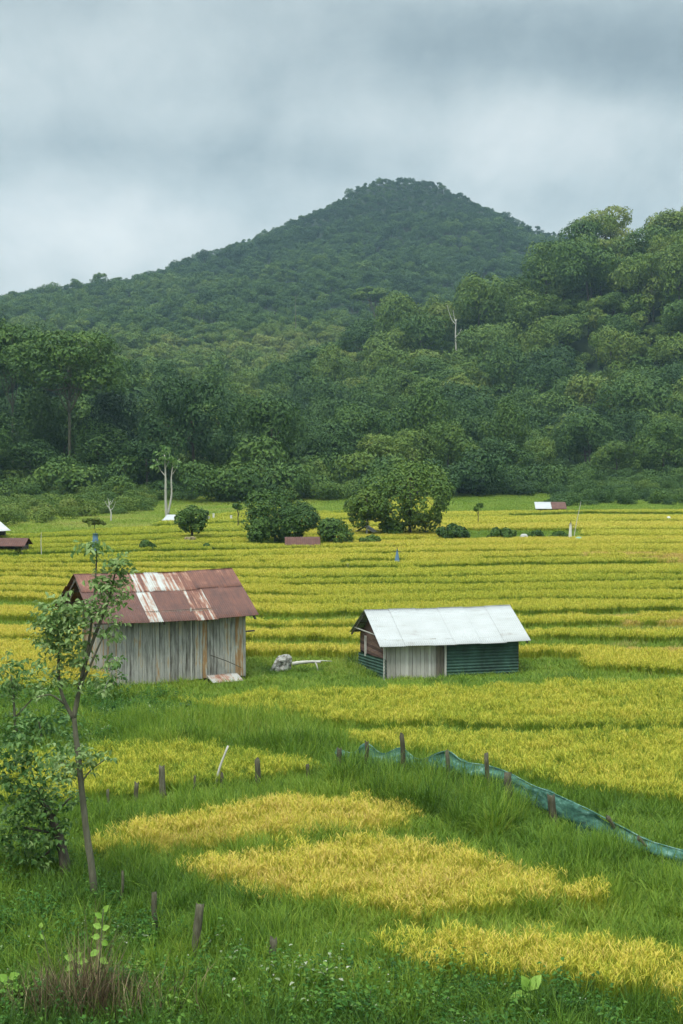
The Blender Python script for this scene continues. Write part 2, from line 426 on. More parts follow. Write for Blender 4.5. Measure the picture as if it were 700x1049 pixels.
def poly_mesh(name, VFT, mat, smooth=False):
    """quads, where a repeated last index marks a triangle"""
    V, F, T = VFT
    tri = F[:, 2] == F[:, 3]
    if not tri.any():
        return mesh(name, V, F, [mat], None, {'tone': T}, smooth)
    fl = [tuple(f[:3]) if t else tuple(f) for f, t in zip(F.tolist(), tri)]
    return mesh(name, V, fl, [mat], None, {'tone': T}, smooth)

def weed_tile(size, n, lmin, lmax, flowers=0):
    """broad-leaved weeds: stems with opposite leaves"""
    parts = []
    m = n
    cx, cy = u(-size / 2, size / 2, m), u(-size / 2, size / 2, m)
    H = u(.18, .5, m); az = u(0, 2 * PI, m); ln = u(0, .35, m)
    parts.append(ribbons(np.stack([cx, cy, np.zeros(m)], 1), az, H, ln * .5, ln, np.full(m, .008), 3, u(.2, .5, m)))
    k = 9
    f = np.tile(np.linspace(.25, 1, k), m)
    ii = np.repeat(np.arange(m), k)
    r = H[ii] * f * np.sin(ln[ii])
    P = np.stack([cx[ii] + r * np.cos(az[ii]), cy[ii] + r * np.sin(az[ii]), H[ii] * f * np.cos(ln[ii] * .7)], 1)
    la = u(0, 2 * PI, m * k); el = u(-.2, .6, m * k)
    D = np.stack([np.cos(la) * np.cos(el), np.sin(la) * np.cos(el), np.sin(el)], 1)
    Nn = np.tile((0, 0, 1.), (m * k, 1)) + rng.normal(0, .25, (m * k, 3))
    L = u(lmin, lmax, m * k) * (1.15 - .5 * f)
    parts.append(leaf_mesh(P, Nn, D, L, L * u(.4, .65, m * k), np.clip(u(.1, .95, m * k), 0, .95)))
    if flowers:
        q = flowers
        j = rng.integers(0, m, q)
        P = np.stack([cx[j] + rng.normal(0, .04, q), cy[j] + rng.normal(0, .04, q), H[j] + u(0, .06, q)], 1)
        la = u(0, 2 * PI, q); D = np.stack([np.cos(la), np.sin(la), u(-.2, .5, q)], 1)
        parts.append(leaf_mesh(P, np.tile((0, 0, 1.), (q, 1)), D, np.full(q, .022), np.full(q, .02), np.full(q, 1.6)))
    return join(parts)

# ---------------------------------------------------------------- scatter (uncountable plants only)
def source(name, meshes):
    c = bpy.data.collections.new(name)
    for i, me in enumerate(meshes):
        c.objects.link(bpy.data.objects.new(name + '_sprig', me))
    return c

def scatter(name, label, P, rz, scl, tint, coll, nvar, tilt=None, mat=None, group=None, cat=None):
    n = len(P)
    me = bpy.data.meshes.new(name)
    me.vertices.add(n); me.vertices.foreach_set('co', np.asarray(P, np.float32).ravel())
    rot = np.zeros((n, 3), np.float32); rot[:, 2] = rz
    if tilt is not None: rot[:, :2] = tilt
    for nm, ty, arr, key in (('rot', 'FLOAT_VECTOR', rot, 'vector'), ('scl', 'FLOAT_VECTOR', np.asarray(scl, np.float32), 'vector'), ('tint', 'FLOAT', np.asarray(tint, np.float32), 'value'), ('vid', 'INT', rng.integers(0, nvar, n).astype(np.int32), 'value')):
        a = me.attributes.new(nm, ty, 'POINT'); a.data.foreach_set(key, np.ascontiguousarray(arr).ravel())
    o = link(name, me, label=label, kind='stuff', group=group, cat=cat)
    g = bpy.data.node_groups.new(name + '_scatter', 'GeometryNodeTree')
    g.interface.new_socket('Geometry', in_out='INPUT', socket_type='NodeSocketGeometry')
    g.interface.new_socket('Geometry', in_out='OUTPUT', socket_type='NodeSocketGeometry')
    N, L = g.nodes, g.links
    gi, go = N.new('NodeGroupInput'), N.new('NodeGroupOutput')
    mp = N.new('GeometryNodeMeshToPoints'); io = N.new('GeometryNodeInstanceOnPoints'); ci = N.new('GeometryNodeCollectionInfo')
    ci.inputs['Collection'].default_value = coll; ci.inputs['Separate Children'].default_value = True; ci.inputs['Reset Children'].default_value = True
    io.inputs['Pick Instance'].default_value = True
    def na(nm, ty):
        q = N.new('GeometryNodeInputNamedAttribute'); q.data_type = ty; q.inputs['Name'].default_value = nm
        return q.outputs['Attribute']
    er = N.new('FunctionNodeEulerToRotation')
    L.new(na('rot', 'FLOAT_VECTOR'), er.inputs[0])
    L.new(gi.outputs[0], mp.inputs['Mesh']); L.new(mp.outputs[0], io.inputs['Points']); L.new(ci.outputs[0], io.inputs['Instance'])
    L.new(na('vid', 'INT'), io.inputs['Instance Index']); L.new(er.outputs[0], io.inputs['Rotation']); L.new(na('scl', 'FLOAT_VECTOR'), io.inputs['Scale'])
    L.new(io.outputs[0], go.inputs[0])
    o.modifiers.new('scatter', 'NODES').node_group = g
    return o

def inpoly(px, py, poly):
    p = np.array(poly, float); r = np.zeros(np.shape(px), bool)
    j = len(p) - 1
    for i in range(len(p)):
        c = ((p[i, 1] > py) != (p[j, 1] > py)) & (px < (p[j, 0] - p[i, 0]) * (py - p[i, 1]) / (p[j, 1] - p[i, 1] + 1e-12) + p[i, 0])
        r ^= c; j = i
    return r

# ================================================================ SETTING
def sheet(name, ys, half, ncol, mat, label):
    ys = np.asarray(ys); c = np.linspace(-1, 1, ncol)
    X = c[None] * half(ys)[:, None]; Y = np.repeat(ys[:, None], ncol, 1)
    Z = G(X, Y)
    V = np.stack([X, Y, Z], -1).reshape(-1, 3)
    i = (np.arange(len(ys) - 1)[:, None] * ncol + np.arange(ncol - 1)[None]).ravel()
    F = np.stack([i, i + 1, i + ncol + 1, i + ncol], 1)
    return link(name, mesh(name, V, F, [mat], smooth=True), label=label, kind='structure')

YS = 172.0
sheet('ground', np.concatenate([np.arange(-40, 12, 4), np.arange(12, 60, .35), np.arange(60, YS, 1.0), [YS]]), lambda y: np.maximum(60 + .55 * np.abs(y), 60), 260, M['soil'], 'flat valley floor of terraced rice paddies')
sheet('hills', np.concatenate([np.arange(YS, 480, 4), np.arange(480, 1500, 9)]), lambda y: 60 + .55 * np.abs(y), 240, M['hill'], 'wooded hills and mountain closing the valley')

# huts: origin on the ground, local x along the ridge, -y the long front wall
TH1, TH2 = R(27), R(15)
def frame(corner, th, Lw, Ww):
    uu = np.array([math.cos(th), math.sin(th)]); vv = np.array([math.sin(th), -math.cos(th)])
    return corner[:2] + uu * Lw / 2 - vv * Ww / 2, uu, vv
H1L, H1W, H1E, H1R, H1O = 4.72, 4.0, 2.62, 3.80, .45
_, U1, V1 = frame(gp(122, 711), TH1, H1L, H1W); O1 = np.array([-6.43, 48.98])
H2L, H2W, H2E, H2R, H2O = 5.0, 3.4, 1.52, 2.42, .35
c2 = gp(396, 698, .0); O2, U2, V2 = frame(c2, TH2, H2L, H2W)

STUMP = gp(300, 690)
def near_hut(x, y, pad=.15):
    r = (np.abs(x - STUMP[0]) < 1.15) & (y > STUMP[1] - 1.7) & (y < STUMP[1] + .8)
    for O, uu, vv, l, w in ((O1, U1, V1, H1L, H1W), (O2, U2, V2, H2L, H2W)):
        a = (x - O[0]) * uu[0] + (y - O[1]) * uu[1]; b = (x - O[0]) * vv[0] + (y - O[1]) * vv[1]
        r |= (np.abs(a) < l / 2 + pad) & (np.abs(b) < w / 2 + pad)
    return r

# ---------------------------------------------------------------- rice and grass
PAD = [
 ('golden ripe rice in the nearest paddy low on the right', .57, [(385, 956), (410, 946), (470, 943), (560, 948), (640, 955), (820, 962), (820, 1056), (700, 1024), (620, 1003), (540, 988), (450, 978), (400, 966)]),
 ('straw coloured ripe rice in the long curved paddy below the net fence', .65, [(178, 880), (200, 868), (260, 862), (330, 852), (400, 850), (450, 855), (500, 868), (560, 882), (620, 897), (642, 905), (620, 914), (540, 917), (450, 921), (380, 918), (320, 915), (270, 906), (220, 894)]),
 ('orange gold rice in the narrow paddy behind the curved one', .66, [(94, 852), (110, 838), (180, 828), (250, 815), (300, 808), (360, 806), (410, 812), (432, 825), (400, 840), (330, 845), (270, 848), (220, 856), (150, 862), (105, 864)]),
 ('yellow green rice in the paddy below the plank hut', .37, [(-110, 805), (-110, 765), (60, 766), (100, 758), (180, 755), (240, 762), (290, 771), (330, 776), (335, 782), (300, 785), (250, 791), (200, 797), (150, 803), (90, 811), (40, 816)]),
 ('yellow rice in the wide paddy in front of the two huts', .42, [(180, 714), (300, 703), (480, 698), (560, 694), (820, 689), (820, 736), (560, 738), (420, 737), (320, 732), (240, 723)]),
 ('yellow rice in the broad paddy behind the net fence', .41, [(325, 742), (420, 743), (560, 744), (820, 741), (820, 836), (700, 816), (640, 806), (560, 793), (500, 780), (440, 768), (400, 760), (350, 752)]),
]
src_rice = source('rice_near', [poly_mesh('rice_sprig', rice_tile(.62, 17, 10, 11, 1.1), M['rice']) for _ in range(7)])
src_rice_far = source('rice_far', [poly_mesh('rice_sprig_far', rice_tile(.85, 24, 5, 8, 1.9, 2), M['rice']) for _ in range(5)])
src_grass = source('grass_near', [poly_mesh('grass_sprig', grass_tile(.62, 330, .22, .68, 1.1), M['grass']) for _ in range(7)])
src_grass_far = source('grass_far', [poly_mesh('grass_sprig_far', grass_tile(.85, 260, .3, .6, 2.0, 3), M['grass']) for _ in range(4)])
src_tall = source('grass_tall', [poly_mesh('grass_sprig_tall', grass_tile(.5, 150, .6, 1.15, 1.3, 5, 1.25), M['grass']) for _ in range(4)])
src_weed = source('weed_near', [poly_mesh('weed_sprig', weed_tile(.5, 14, .05, .11, 4 if i < 1 else 0), M['weed']) for i in range(5)])

def jgrid(sp, y0, y1):
    out = []
    for y in np.arange(y0, y1, sp):
        hw = .285 * y + 2.5
        x = np.arange(-hw, hw, sp)
        out.append(np.stack([x, np.full(len(x), y)], 1))
    P = np.concatenate(out)
    return P + rng.uniform(-sp * .5, sp * .5, P.shape)

Q = jgrid(.40, 15.5, 53)
x, y = Q[:, 0], Q[:, 1]
l0, _w0 = line_y(0, x)
near = (y < l0) & ~near_hut(x, y)
Q = Q[near]; x, y = Q[:, 0], Q[:, 1]
z = G(x, y)
px, py, _ = proj(x, y, z + .55)
wob = 3.0
px2 = px + wob * 3 * fbm(x * .9, y * .9) * 24 / y; py2 = py + wob * 3.2 * fbm(x * .8 + 30, y * .8) * (24 / y) ** 2
owner = np.full(len(Q), -1)
kx = 24 / y; ky = kx ** 2; jx, jy = rng.normal(0, 3, len(Q)) * kx, rng.normal(0, 1.6, len(Q)) * ky
inner = np.zeros(len(Q))
for k, (lab, tint, poly) in enumerate(PAD):
    s = inpoly(px2 + jx, py2 + jy, poly) & inpoly(px2, py2 + 3.2 * ky, poly) & inpoly(px2, py2 - 3.2 * ky, poly) & inpoly(px2 + 5 * kx, py2, poly) & inpoly(px2 - 5 * kx, py2, poly); owner[s] = k
    inner[s] = 0
    for ox, oy in ((26, 0), (-26, 0), (0, 9), (0, -9), (14, 6), (-14, -6), (14, -6), (-14, 6)):
        inner[s] += inpoly(px2[s] + ox * kx[s], py2[s] + oy * ky[s], poly) / 8
for k, (lab, tint, poly) in enumerate(PAD):
    s = owner == k; n = s.sum()
    P = np.stack([x[s], y[s], z[s]], 1)
    sc = u(.9, 1.12, n); hz = sc * u(.86, 1.08, n) * (.72 if k in (1, 2) else .78)
    tt = tint + .24 * fbm(x[s] / 1.4, y[s] / 1.4) + rng.normal(0, .035, n) - .22 * (1 - inner[s])
    scatter('rice', lab, P, u(0, 2 * PI, n), np.stack([sc, sc, hz], 1), tt, src_rice, 7, rng.normal(0, .05, (n, 2)), group='near rice paddies', cat='rice')
# grass on banks and bunds
s = owner == -1
gx, gy, gz, gpx, gpy = x[s], y[s], z[s], px[s], py[s]
n = len(gx)
gt = .53 + .55 * fbm(gx / 2.2, gy / 2.2) + rng.normal(0, .05, n)
lush = ss(930, 1040, gpy)
gt = gt - .20 * lush
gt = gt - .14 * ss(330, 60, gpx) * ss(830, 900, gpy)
bund = inpoly(gpx, gpy, [(170, 905), (330, 917), (640, 912), (760, 925), (760, 965), (560, 950), (400, 950), (250, 935)])
gt[bund] += .10
gs = u(.85, 1.2, n); gh = gs * (.78 + .9 * (fbm(gx / 1.6 + 5, gy / 1.6) + .25)) * np.where(bund, .85, 1.0)
slope = inpoly(gpx, gpy, [(120, 720), (250, 722), (345, 735), (350, 760), (330, 775), (240, 765), (120, 752)])
gh[slope] *= 1.35; gt[slope] += .04
hutfoot = inpoly(gpx, gpy, [(85, 690), (275, 680), (275, 712), (185, 722), (85, 724)])
gh[hutfoot] *= .5
strip = inpoly(gpx, gpy, [(240, 738), (820, 733), (820, 746), (240, 748)])
gh[strip] *= .7
scatter('grass', 'long green grass on the banks and bunds between the near paddies', np.stack([gx, gy, gz], 1), u(0, 2 * PI, n), np.stack([gs, gs, gh], 1), gt, src_grass, 7, rng.normal(0, .1, (n, 2)), cat='grass')
# tall rank grass: slope under the plank hut, the net fence line
def scat_poly(poly, sp, lift=.4):
    P = jgrid(sp, 15.5, 60); zz = G(P[:, 0], P[:, 1]); a, b, _ = proj(P[:, 0], P[:, 1], zz + lift)
    k = inpoly(a, b, poly) & ~near_hut(P[:, 0], P[:, 1], .3)
    return np.column_stack([P[k], zz[k]])
tall = np.concatenate([scat_poly([(345, 782), (400, 779), (470, 794), (530, 812), (540, 850), (500, 848), (430, 826), (345, 800)], .26),
                       scat_poly([(530, 832), (560, 848), (640, 874), (700, 893), (760, 905), (760, 915), (640, 892), (560, 862), (530, 850)], .32),
                       scat_poly([(600, 812), (720, 828), (720, 870), (660, 858), (600, 832)], .4),
                       scat_poly([(125, 728), (250, 728), (345, 738), (350, 762), (330, 775), (240, 762), (120, 748)], .42),
                       
                       scat_poly([(345, 672), (372, 668), (396, 694), (380, 702), (345, 700)], .6), scat_poly([(385, 694), (545, 687), (600, 682), (600, 692), (545, 696), (385, 703)], .5)])
n = len(tall); sc = u(.6, 1.0, n)
near_net = (proj(tall[:, 0], tall[:, 1], tall[:, 2])[1] > 770)
scatter('grass', 'tall rank grass along the net fence and round the huts', tall, u(0, 2 * PI, n), np.stack([sc, sc, sc * u(.55, .95, n) * np.where(near_net, np.where(proj(tall[:, 0], tall[:, 1], tall[:, 2])[0] < 530, 1.58, .75), .7)], 1), .45 + .3 * fbm(tall[:, 0], tall[:, 1]) + rng.normal(0, .13, n), src_tall, 4, cat='grass')
q_ = jgrid(.3, 44, 52); q_ = q_[(np.abs(q_[:, 0] - STUMP[0]) < 1.3) & (q_[:, 1] > STUMP[1] - 1.9) & (q_[:, 1] < STUMP[1] + 1)]; n = len(q_); sc = u(.7, .9, n)
scatter('grass', 'short trampled grass round the pale stump', np.column_stack([q_, G(q_[:, 0], q_[:, 1])]), u(0, 2 * PI, n), np.stack([sc, sc, sc * u(.3, .55, n)], 1), .5 + rng.normal(0, .06, n), src_grass, 7, cat='grass')
# broad-leaved weeds, thick at the foot of the picture and below the small tree
W = np.concatenate([scat_poly([(-60, 1000), (120, 1000), (300, 985), (420, 985), (560, 1010), (760, 1040), (760, 1140), (-60, 1140)], .42, .25),
                    scat_poly([(-60, 860), (110, 880), (140, 930), (250, 960), (420, 970), (420, 1000), (-60, 1010)], .62, .25),
                    scat_poly([(110, 705), (200, 712), (200, 745), (110, 745)], .6, .25), scat_poly([(-60, 690), (110, 700), (120, 760), (-60, 770)], .45, .25)])
n = len(W); sc = u(.7, 1.5, n)
scatter('weeds', 'low broad leaved weeds with tiny white flowers among the grass', W, u(0, 2 * PI, n), np.stack([sc, sc, sc * u(.7, 1.2, n)], 1), .45 + .35 * fbm(W[:, 0] / 1.5, W[:, 1] / 1.5) + rng.normal(0, .08, n), src_weed, 5, rng.normal(0, .12, (n, 2)), cat='weeds')

# far terraces
def terrace_of(x, y):
    idx = np.full(len(x), -1); ris = np.zeros(len(x), bool); mid = ris.copy(); front = np.full(len(x), 9.)
    for i in range(len(TL)):
        ly, w = line_y(i, x)
        w = np.maximum(w, .5)
        mg = .26 if i < 4 else .12
        fade = np.where((fbm(x / 9 + 5.1 * i, np.full(len(x), 2.2 * i)) > -.10) | (i < 4), 1, 0)
        w = w * np.where(fade > 0, 1, .15) * (1 if i < 4 else .75)
        k = y >= ly - mg
        idx[k] = i; ris[k] = (y - ly)[k] < (w + mg)[k]; mid[k] = ((y - ly) > -.05)[k] & ris[k] & ((y - ly) < w + .05)[k]; front[k] = (y - ly - w)[k]
    return idx, ris, mid, front
TT = -.10 + np.array([.55, .57, .55, .49, .47, .46, .46, .48, .52, .58, .60, .58, .56, .60, .55, .50, .45])
TTL = -.10 + np.array([.55, .60, .60, .62, .60, .60, .58, .60, .58, .56, .50, .42, .48, .44, .40, .44, .40])
Q = np.concatenate([jgrid(.42, 43, 75), jgrid(.50, 75, 110), jgrid(.72, 110, 192), jgrid(1.0, 192, 240)])
x, y = Q[:, 0], Q[:, 1]
idx, ris, mid, front = terrace_of(x, y)
hl = hills(x, y)
px, py, _ = proj(x, y, G(x, y))
ok = (idx >= 0) & ~near_hut(x, y, .25) & (hl < 1.2)
yard = inpoly(px, py, [(200, 676), (345, 676), (600, 672), (600, 705), (345, 710), (200, 718)]) & (idx == 0) & (y < line_y(1, x)[0] - 1.5)
scrubby = inpoly(px, py, [(-90, 556), (40, 553), (110, 547), (165, 541), (172, 480), (-90, 470)]) | inpoly(px, py, [(165, 540), (255, 527), (330, 522), (330, 480), (165, 480)])
young = inpoly(px, py, [(300, 528), (370, 528), (370, 505), (300, 505)]) | inpoly(px, py, [(440, 529), (600, 527), (820, 526), (820, 500), (440, 500)])
shrubrow = inpoly(px, py, [(455, 546), (600, 546), (600, 556), (455, 557)]) | inpoly(px, py, [(250, 556), (335, 558), (335, 564), (250, 564)])
extra_g = yard | scrubby | shrubrow | young
ris = ris | extra_g; mid = mid | extra_g
k = ok & ~ris; n = k.sum()
wl = 1 - ss(-.1, .05, x / y + .02)
tt = TT[idx] * (1 - wl) + TTL[idx] * wl
tt = tt + .16 * fbm(x / 12, y / 4) + .05 * fbm(x / 2, y / 2) - .10 * (1 - ss(0, .028 * y, front)) + .05
brown = inpoly(px, py, [(590, 640), (625, 634), (820, 634), (820, 646), (640, 652)]) | inpoly(px, py, [(590, 572), (640, 569), (830, 572), (830, 585), (680, 586), (600, 581)]) | inpoly(px, py, [(610, 668), (640, 664), (820, 666), (820, 678), (640, 680)])
brown &= fbm(x / 2.5 + 60, y / 1.2) > -.06
tb = tt.copy(); tb[brown] = .90 + .3 * fbm(x[brown] / 1.5, y[brown] / 1.5)
far = y > 75
hz = u(.96, 1.0, len(x)) * .80
for nm, lab, kk in (('rice', 'striped yellow and green rice on the terraces behind the huts', k & ~far), ('rice', 'thin far strips of yellow rice reaching to the forest foot', k & far)):
    n = kk.sum(); sc = u(.9, 1.05, n) * np.where(y[kk] > 110, 1.5, np.where(y[kk] > 75, 1.05, .9))
    scatter(nm, lab, np.stack([x, y, G(x, y)], 1)[kk], u(0, 2 * PI, n), np.stack([sc, sc, hz[kk] * np.where(brown[kk], .8, 1)], 1), tb[kk], src_rice_far, 5, group='far rice terraces', cat='rice')
k = ok & mid; n = k.sum(); sc = u(.8, 1.05, n) * np.where(y[k] > 110, 1.5, np.where(y[k] > 75, 1.05, .9))
gt = .66 + .25 * fbm(x[k] / 6, y[k] / 4) + rng.normal(0, .05, n)
gt[brown[k]] = .98; gt[young[k]] = .66 + .1 * fbm(x[k] / 5, y[k] / 3)[young[k]]; gt[scrubby[k]] += .18 * fbm(x[k] / 8 + 3, y[k] / 5)[scrubby[k]] * 2 + .12
scatter('grass', 'green grass on the risers of the far terraces', np.stack([x, y, G(x, y)], 1)[k], u(0, 2 * PI, n), np.stack([sc, sc, u(.62, .8, n) * np.where(y[k] < 60, np.where(yard[k], .8, 1.15), .95)], 1), gt, src_grass_far, 4, cat='grass')

# ---------------------------------------------------------------- trees
def crown(Rc, H, nl, n, s, lobe=(.30, .48), zsq=.8, low=-.35, under=.5):
    """leaf sprays on the skins of many boughs; centre of the crown at the origin"""
    d = rng.normal(size=(nl, 3)); d /= np.linalg.norm(d, axis=1)[:, None]
    d[:, 2] = np.where(d[:, 2] < low, -d[:, 2], d[:, 2])
    q = rng.random(nl) ** .42 * .84
    C = d * q[:, None] * np.array([Rc, Rc, H])
    r = u(*lobe, nl) * min(Rc, H * 1.25) * rng.choice([.6, 1.0, 1.12], nl, p=[.35, .45, .2])
    lt = u(0, 1, nl)
    pr = r ** 2; pr /= pr.sum()
    k = rng.choice(nl, n, p=pr)
    e = rng.normal(size=(n, 3)); e /= np.linalg.norm(e, axis=1)[:, None]
    e[:, 2] = np.where((e[:, 2] < -.25) & (rng.random(n) > under), -e[:, 2], e[:, 2])
    rad = r[k] * u(.72, 1.12, n)
    P = C[k] + e * rad[:, None] * np.array([1, 1, zsq])
    # thin out what is deep inside another bough
    D = np.linalg.norm((P[:, None] - C[None]) / np.array([1, 1, zsq]), axis=2) / r[None]
    D[np.arange(n), k] = 9
    keep = D.min(1) > .62
    P, e, k = P[keep], e[keep], k[keep]; n = len(P)
    Nn = e + rng.normal(0, .30, (n, 3)) + np.array([0, 0, .22]); Nn /= np.linalg.norm(Nn, axis=1)[:, None]
    a = np.cross(Nn, rng.normal(size=(n, 3))); a /= np.linalg.norm(a, axis=1)[:, None]; b = np.cross(Nn, a)
    sz = (s * u(.55, 1.3, n))[:, None]
    V = np.stack([P - a * sz, P - b * sz * .55 + Nn * sz * .18, P + a * sz - Nn * sz * .1, P + b * sz * .55 + Nn * sz * .18], 1).reshape(-1, 3)
    F = np.arange(n * 4).reshape(-1, 4)
    tone = np.clip(.5 * lt[k] + .5 * rng.random(n), 0, 1)
    return (V, F, np.repeat(tone, 4)), C, r

def trunk_mb(h, r0, C=None, limbs=6, lean=.04, spread=1.0, n=7, wob=.06):
    m = MB()
    lx, ly = rng.normal(0, lean * h, 2)
    P = curve_pts([(0, 0, -.3), (lx * .2, ly * .2, h * .35), (lx * .7, ly * .6, h * .7), (lx, ly, h)], 4)
    m.tube(P, np.linspace(r0, r0 * .45, len(P)), n, .5, wob)
    if C is not None:
        for c in C[rng.permutation(len(C))[:limbs]]:
            f = rng.uniform(.55, .95); i = int(f * (len(P) - 1)); a = P[i]
            mid = (a + c) / 2 + np.array([0, 0, -.12 * np.linalg.norm(c - a)])
            Qp = curve_pts([a, mid, c], 4)
            m.tube(Qp, np.linspace(r0 * .42, r0 * .1, len(Qp)), 5, .5, wob)
    return m

def tree_kind(Rc, H, zc, nl, n, s, r0, mat, bark, limbs=5, lobe=(.30, .48), zsq=.8, low=-.35, under=.5, lean=.03):
    vft, C, r = crown(Rc, H, nl, n, s, lobe, zsq, low, under)
    vft[0][:, 2] += zc; C = C.copy(); C[:, 2] += zc
    cm = poly_mesh('crown', vft, mat)
    tm = trunk_mb(zc + H * .2, r0, C, limbs, lean).mesh('trunk', bark, True)
    return cm, tm

KINDS = [  # (label words, [meshes], tint)
 ('dense dark broadleaf tree', [tree_kind(5.4, 4.6, 6.4, 30, 6500, .25, .26, M['forest'], M['darkbark']) for _ in range(3)], .33),
 ('rounded mid green tree', [tree_kind(5.0, 4.2, 6.6, 22, 5600, .26, .24, M['forest'], M['darkbark'], zsq=.9) for _ in range(3)], .50),
 ('pale feathery tree with drooping boughs', [tree_kind(5.6, 4.4, 7.0, 40, 6500, .23, .20, M['forest'], M['bark'], lobe=(.2, .36), zsq=.6, under=.8) for _ in range(3)], .66),
 ('tall narrow tree hung with creepers', [tree_kind(4.0, 6.4, 7.6, 26, 6500, .25, .24, M['forest'], M['darkbark'], lobe=(.34, .5), zsq=1.25, low=-.8, under=.9) for _ in range(3)], .45),
]
def place_tree(name, label, cm, tm, loc, rz, sc, tint, group=None, squash=1.0, lean=(0, 0)):
    t = thing(name, label, 'tree', loc, rz, group)
    t.rotation_euler = (lean[0], lean[1], rz)
    t.scale = (sc, sc, sc * squash)
    o = link('trunk', tm, t)
    o = link('crown', cm, t); o.color = (float(tint), 0, 0, 1)
    return t

# sample sites on the near slopes, dart throwing
def dart(n, xr, yr, rad, test, seed):
    g = np.random.default_rng(seed)
    P = np.stack([g.uniform(*xr, n), g.uniform(*yr, n)], 1)
    P = P[test(P[:, 0], P[:, 1])]
    rr = rad(P[:, 1])
    keep = np.zeros((0, 2)); kr = np.zeros(0)
    for p, r in zip(P, rr):
        if len(keep) == 0 or (np.hypot(keep[:, 0] - p[0], keep[:, 1] - p[1]) > r).all():
            keep = np.vstack([keep, p])
    return keep

def seen(P, top):
    """can the point P + top be seen over the bare slopes and the woods on them"""
    x, y = P[:, 0], P[:, 1]; zt = G(x, y) + top
    ok = np.ones(len(P), bool)
    for f in np.linspace(.12, .975, 60):
        gx, gy = x * f, y * f
        hh = hills(gx, gy)
        gz = G(gx, gy) + np.where(hh > 2, np.minimum(5, top * .5), 0)
        lz = CH + (zt - CH) * f
        ok &= (lz > gz) | ((1 - f) * y < 8)
    return ok

def inframe(x, y, m=60):
    a, b, _ = proj(x, y, G(x, y) + 6)
    return (a > -m) & (a < 700 + m)
wood = lambda a, b: (hills(a, b) > .8) & inframe(a, b)
sites = dart(9000, (-125, 125), (165, 470), lambda yy: 6.2 + .016 * (yy - 165), wood, 3)
sites = sites[seen(sites, 10)]
# those that show largest come first
order = np.argsort(np.hypot(sites[:, 0], sites[:, 1]))
sites = sites[order]
NTREE = 290
ZONES = ('at the foot of the right-hand hill', 'on the slope of the right-hand hill', 'on the crest of the right-hand hill', 'in the wood left of the valley', 'in the wood closing the middle of the valley')
cnt = {}
extra = sites[NTREE:]
print('sites', len(sites))
for i, (sx, sy) in enumerate(sites[:NTREE]):
    h = float(hills(sx, sy)); ppx = float(proj(sx, sy, 0)[0])
    k = int(rng.choice(4, p=[.3, .3, .2, .2]))
    zn = 3 if ppx < 175 else (4 if ppx < 330 else (0 if h < 6 else (1 if h < 55 else 2)))
    v = int(rng.integers(0, 3))
    cm, tm = KINDS[k][1][v]
    lab = f'{KINDS[k][0]} {ZONES[zn]}'
    sc = rng.uniform(.9, 1.35) * (.82 if h < 5 else 1) * (1 if zn > 2 else float(np.clip(.85 + (sy - 200) / 420, 1, 1.35)))
    tint = KINDS[k][2] - (.07 if h < 7 else 0) + rng.normal(0, .11) + .4 * float(fbm(sx / 40, sy / 40)) + (-.02 if zn == 3 else (.06 if zn == 4 else .10 + .10 * min(h / 60, 1)))
    place_tree('forest_tree', lab, cm, tm, (sx, sy, G(sx, sy) - .3), rng.uniform(0, 2 * PI), sc, tint, lab.replace('tree', 'trees', 1), rng.uniform(.75, 1.3), rng.normal(0, .07, 2))

# the rest of the woods: one mass
def far_kind(Rc, H, zc, nl, n, s):
    vft, C, r = crown(Rc, H, nl, n, s)
    vft[0][:, 2] += zc
    m = MB(); m.tube([(0, 0, -1), (0, 0, zc)], [.3, .15], 5)
    V = np.vstack([vft[0], np.array(m.v)]); 
    fl = vft[1].tolist() + [[q + len(vft[0]) for q in f] for f in m.f]
    mi = [0] * len(vft[1]) + [1] * len(m.f)
    return mesh('far_tree', V, fl, [M['forest_far'], M['darkbark']], mi, {'tone': np.concatenate([vft[2], m.t])})
far_src = source('far_trees', [far_kind(4.6, 3.9, 4.6, 14, 1500, .37), far_kind(4.2, 4.4, 5.4, 14, 1500, .36), far_kind(5.2, 3.4, 6.0, 20, 1600, .34), far_kind(3.4, 5.0, 5.6, 12, 1400, .36), far_kind(5.0, 3.2, 5.4, 22, 1500, .36)])
woodf = lambda a, b: (hills(a, b) > 3) & inframe(a, b, 40)
fs = [extra]
def jit(x0, x1, y0, y1, sp):
    gx, gy = np.meshgrid(np.arange(x0, x1, sp), np.arange(y0, y1, sp))
    P = np.stack([gx.ravel(), gy.ravel()], 1)
    return P + rng.uniform(-.5 * sp, .5 * sp, P.shape)
P = jit(-200, 200, 280, 620, 5.6); far_sites = np.hypot(*P.T) > np.hypot(*sites[min(NTREE, len(sites)) - 1])
P = P[far_sites & woodf(P[:, 0], P[:, 1])]; P = P[seen(P, 9)]
P2 = np.concatenate([jit(-330, 330, 620, 980, 6.2), jit(-330, 330, 980, 1180, 4.6)]); P2 = P2[woodf(P2[:, 0], P2[:, 1])]; P2 = P2[seen(P2, 11)]
P0 = jit(-130, 160, 195, 470, 5.6); far0 = np.hypot(*P0.T) <= np.hypot(*sites[min(NTREE, len(sites)) - 1]); P0 = P0[far0 & (hills(P0[:, 0], P0[:, 1]) > 4) & inframe(P0[:, 0], P0[:, 1], 40)]; P0 = P0[seen(P0, 8)]
print('fill', len(P0), 'reach', np.hypot(*sites[min(NTREE, len(sites)) - 1]))
F_ = np.concatenate([P, P2, P0]); n = len(F_)
print('far trees', n)
fx, fy = F_.T
sc = np.clip(rng.lognormal(-.22, .25, n), .4, 1.35) * np.where(fy > 980, .60, np.where(fy < 470, 1.05, 1))
hgt = hills(fx, fy)
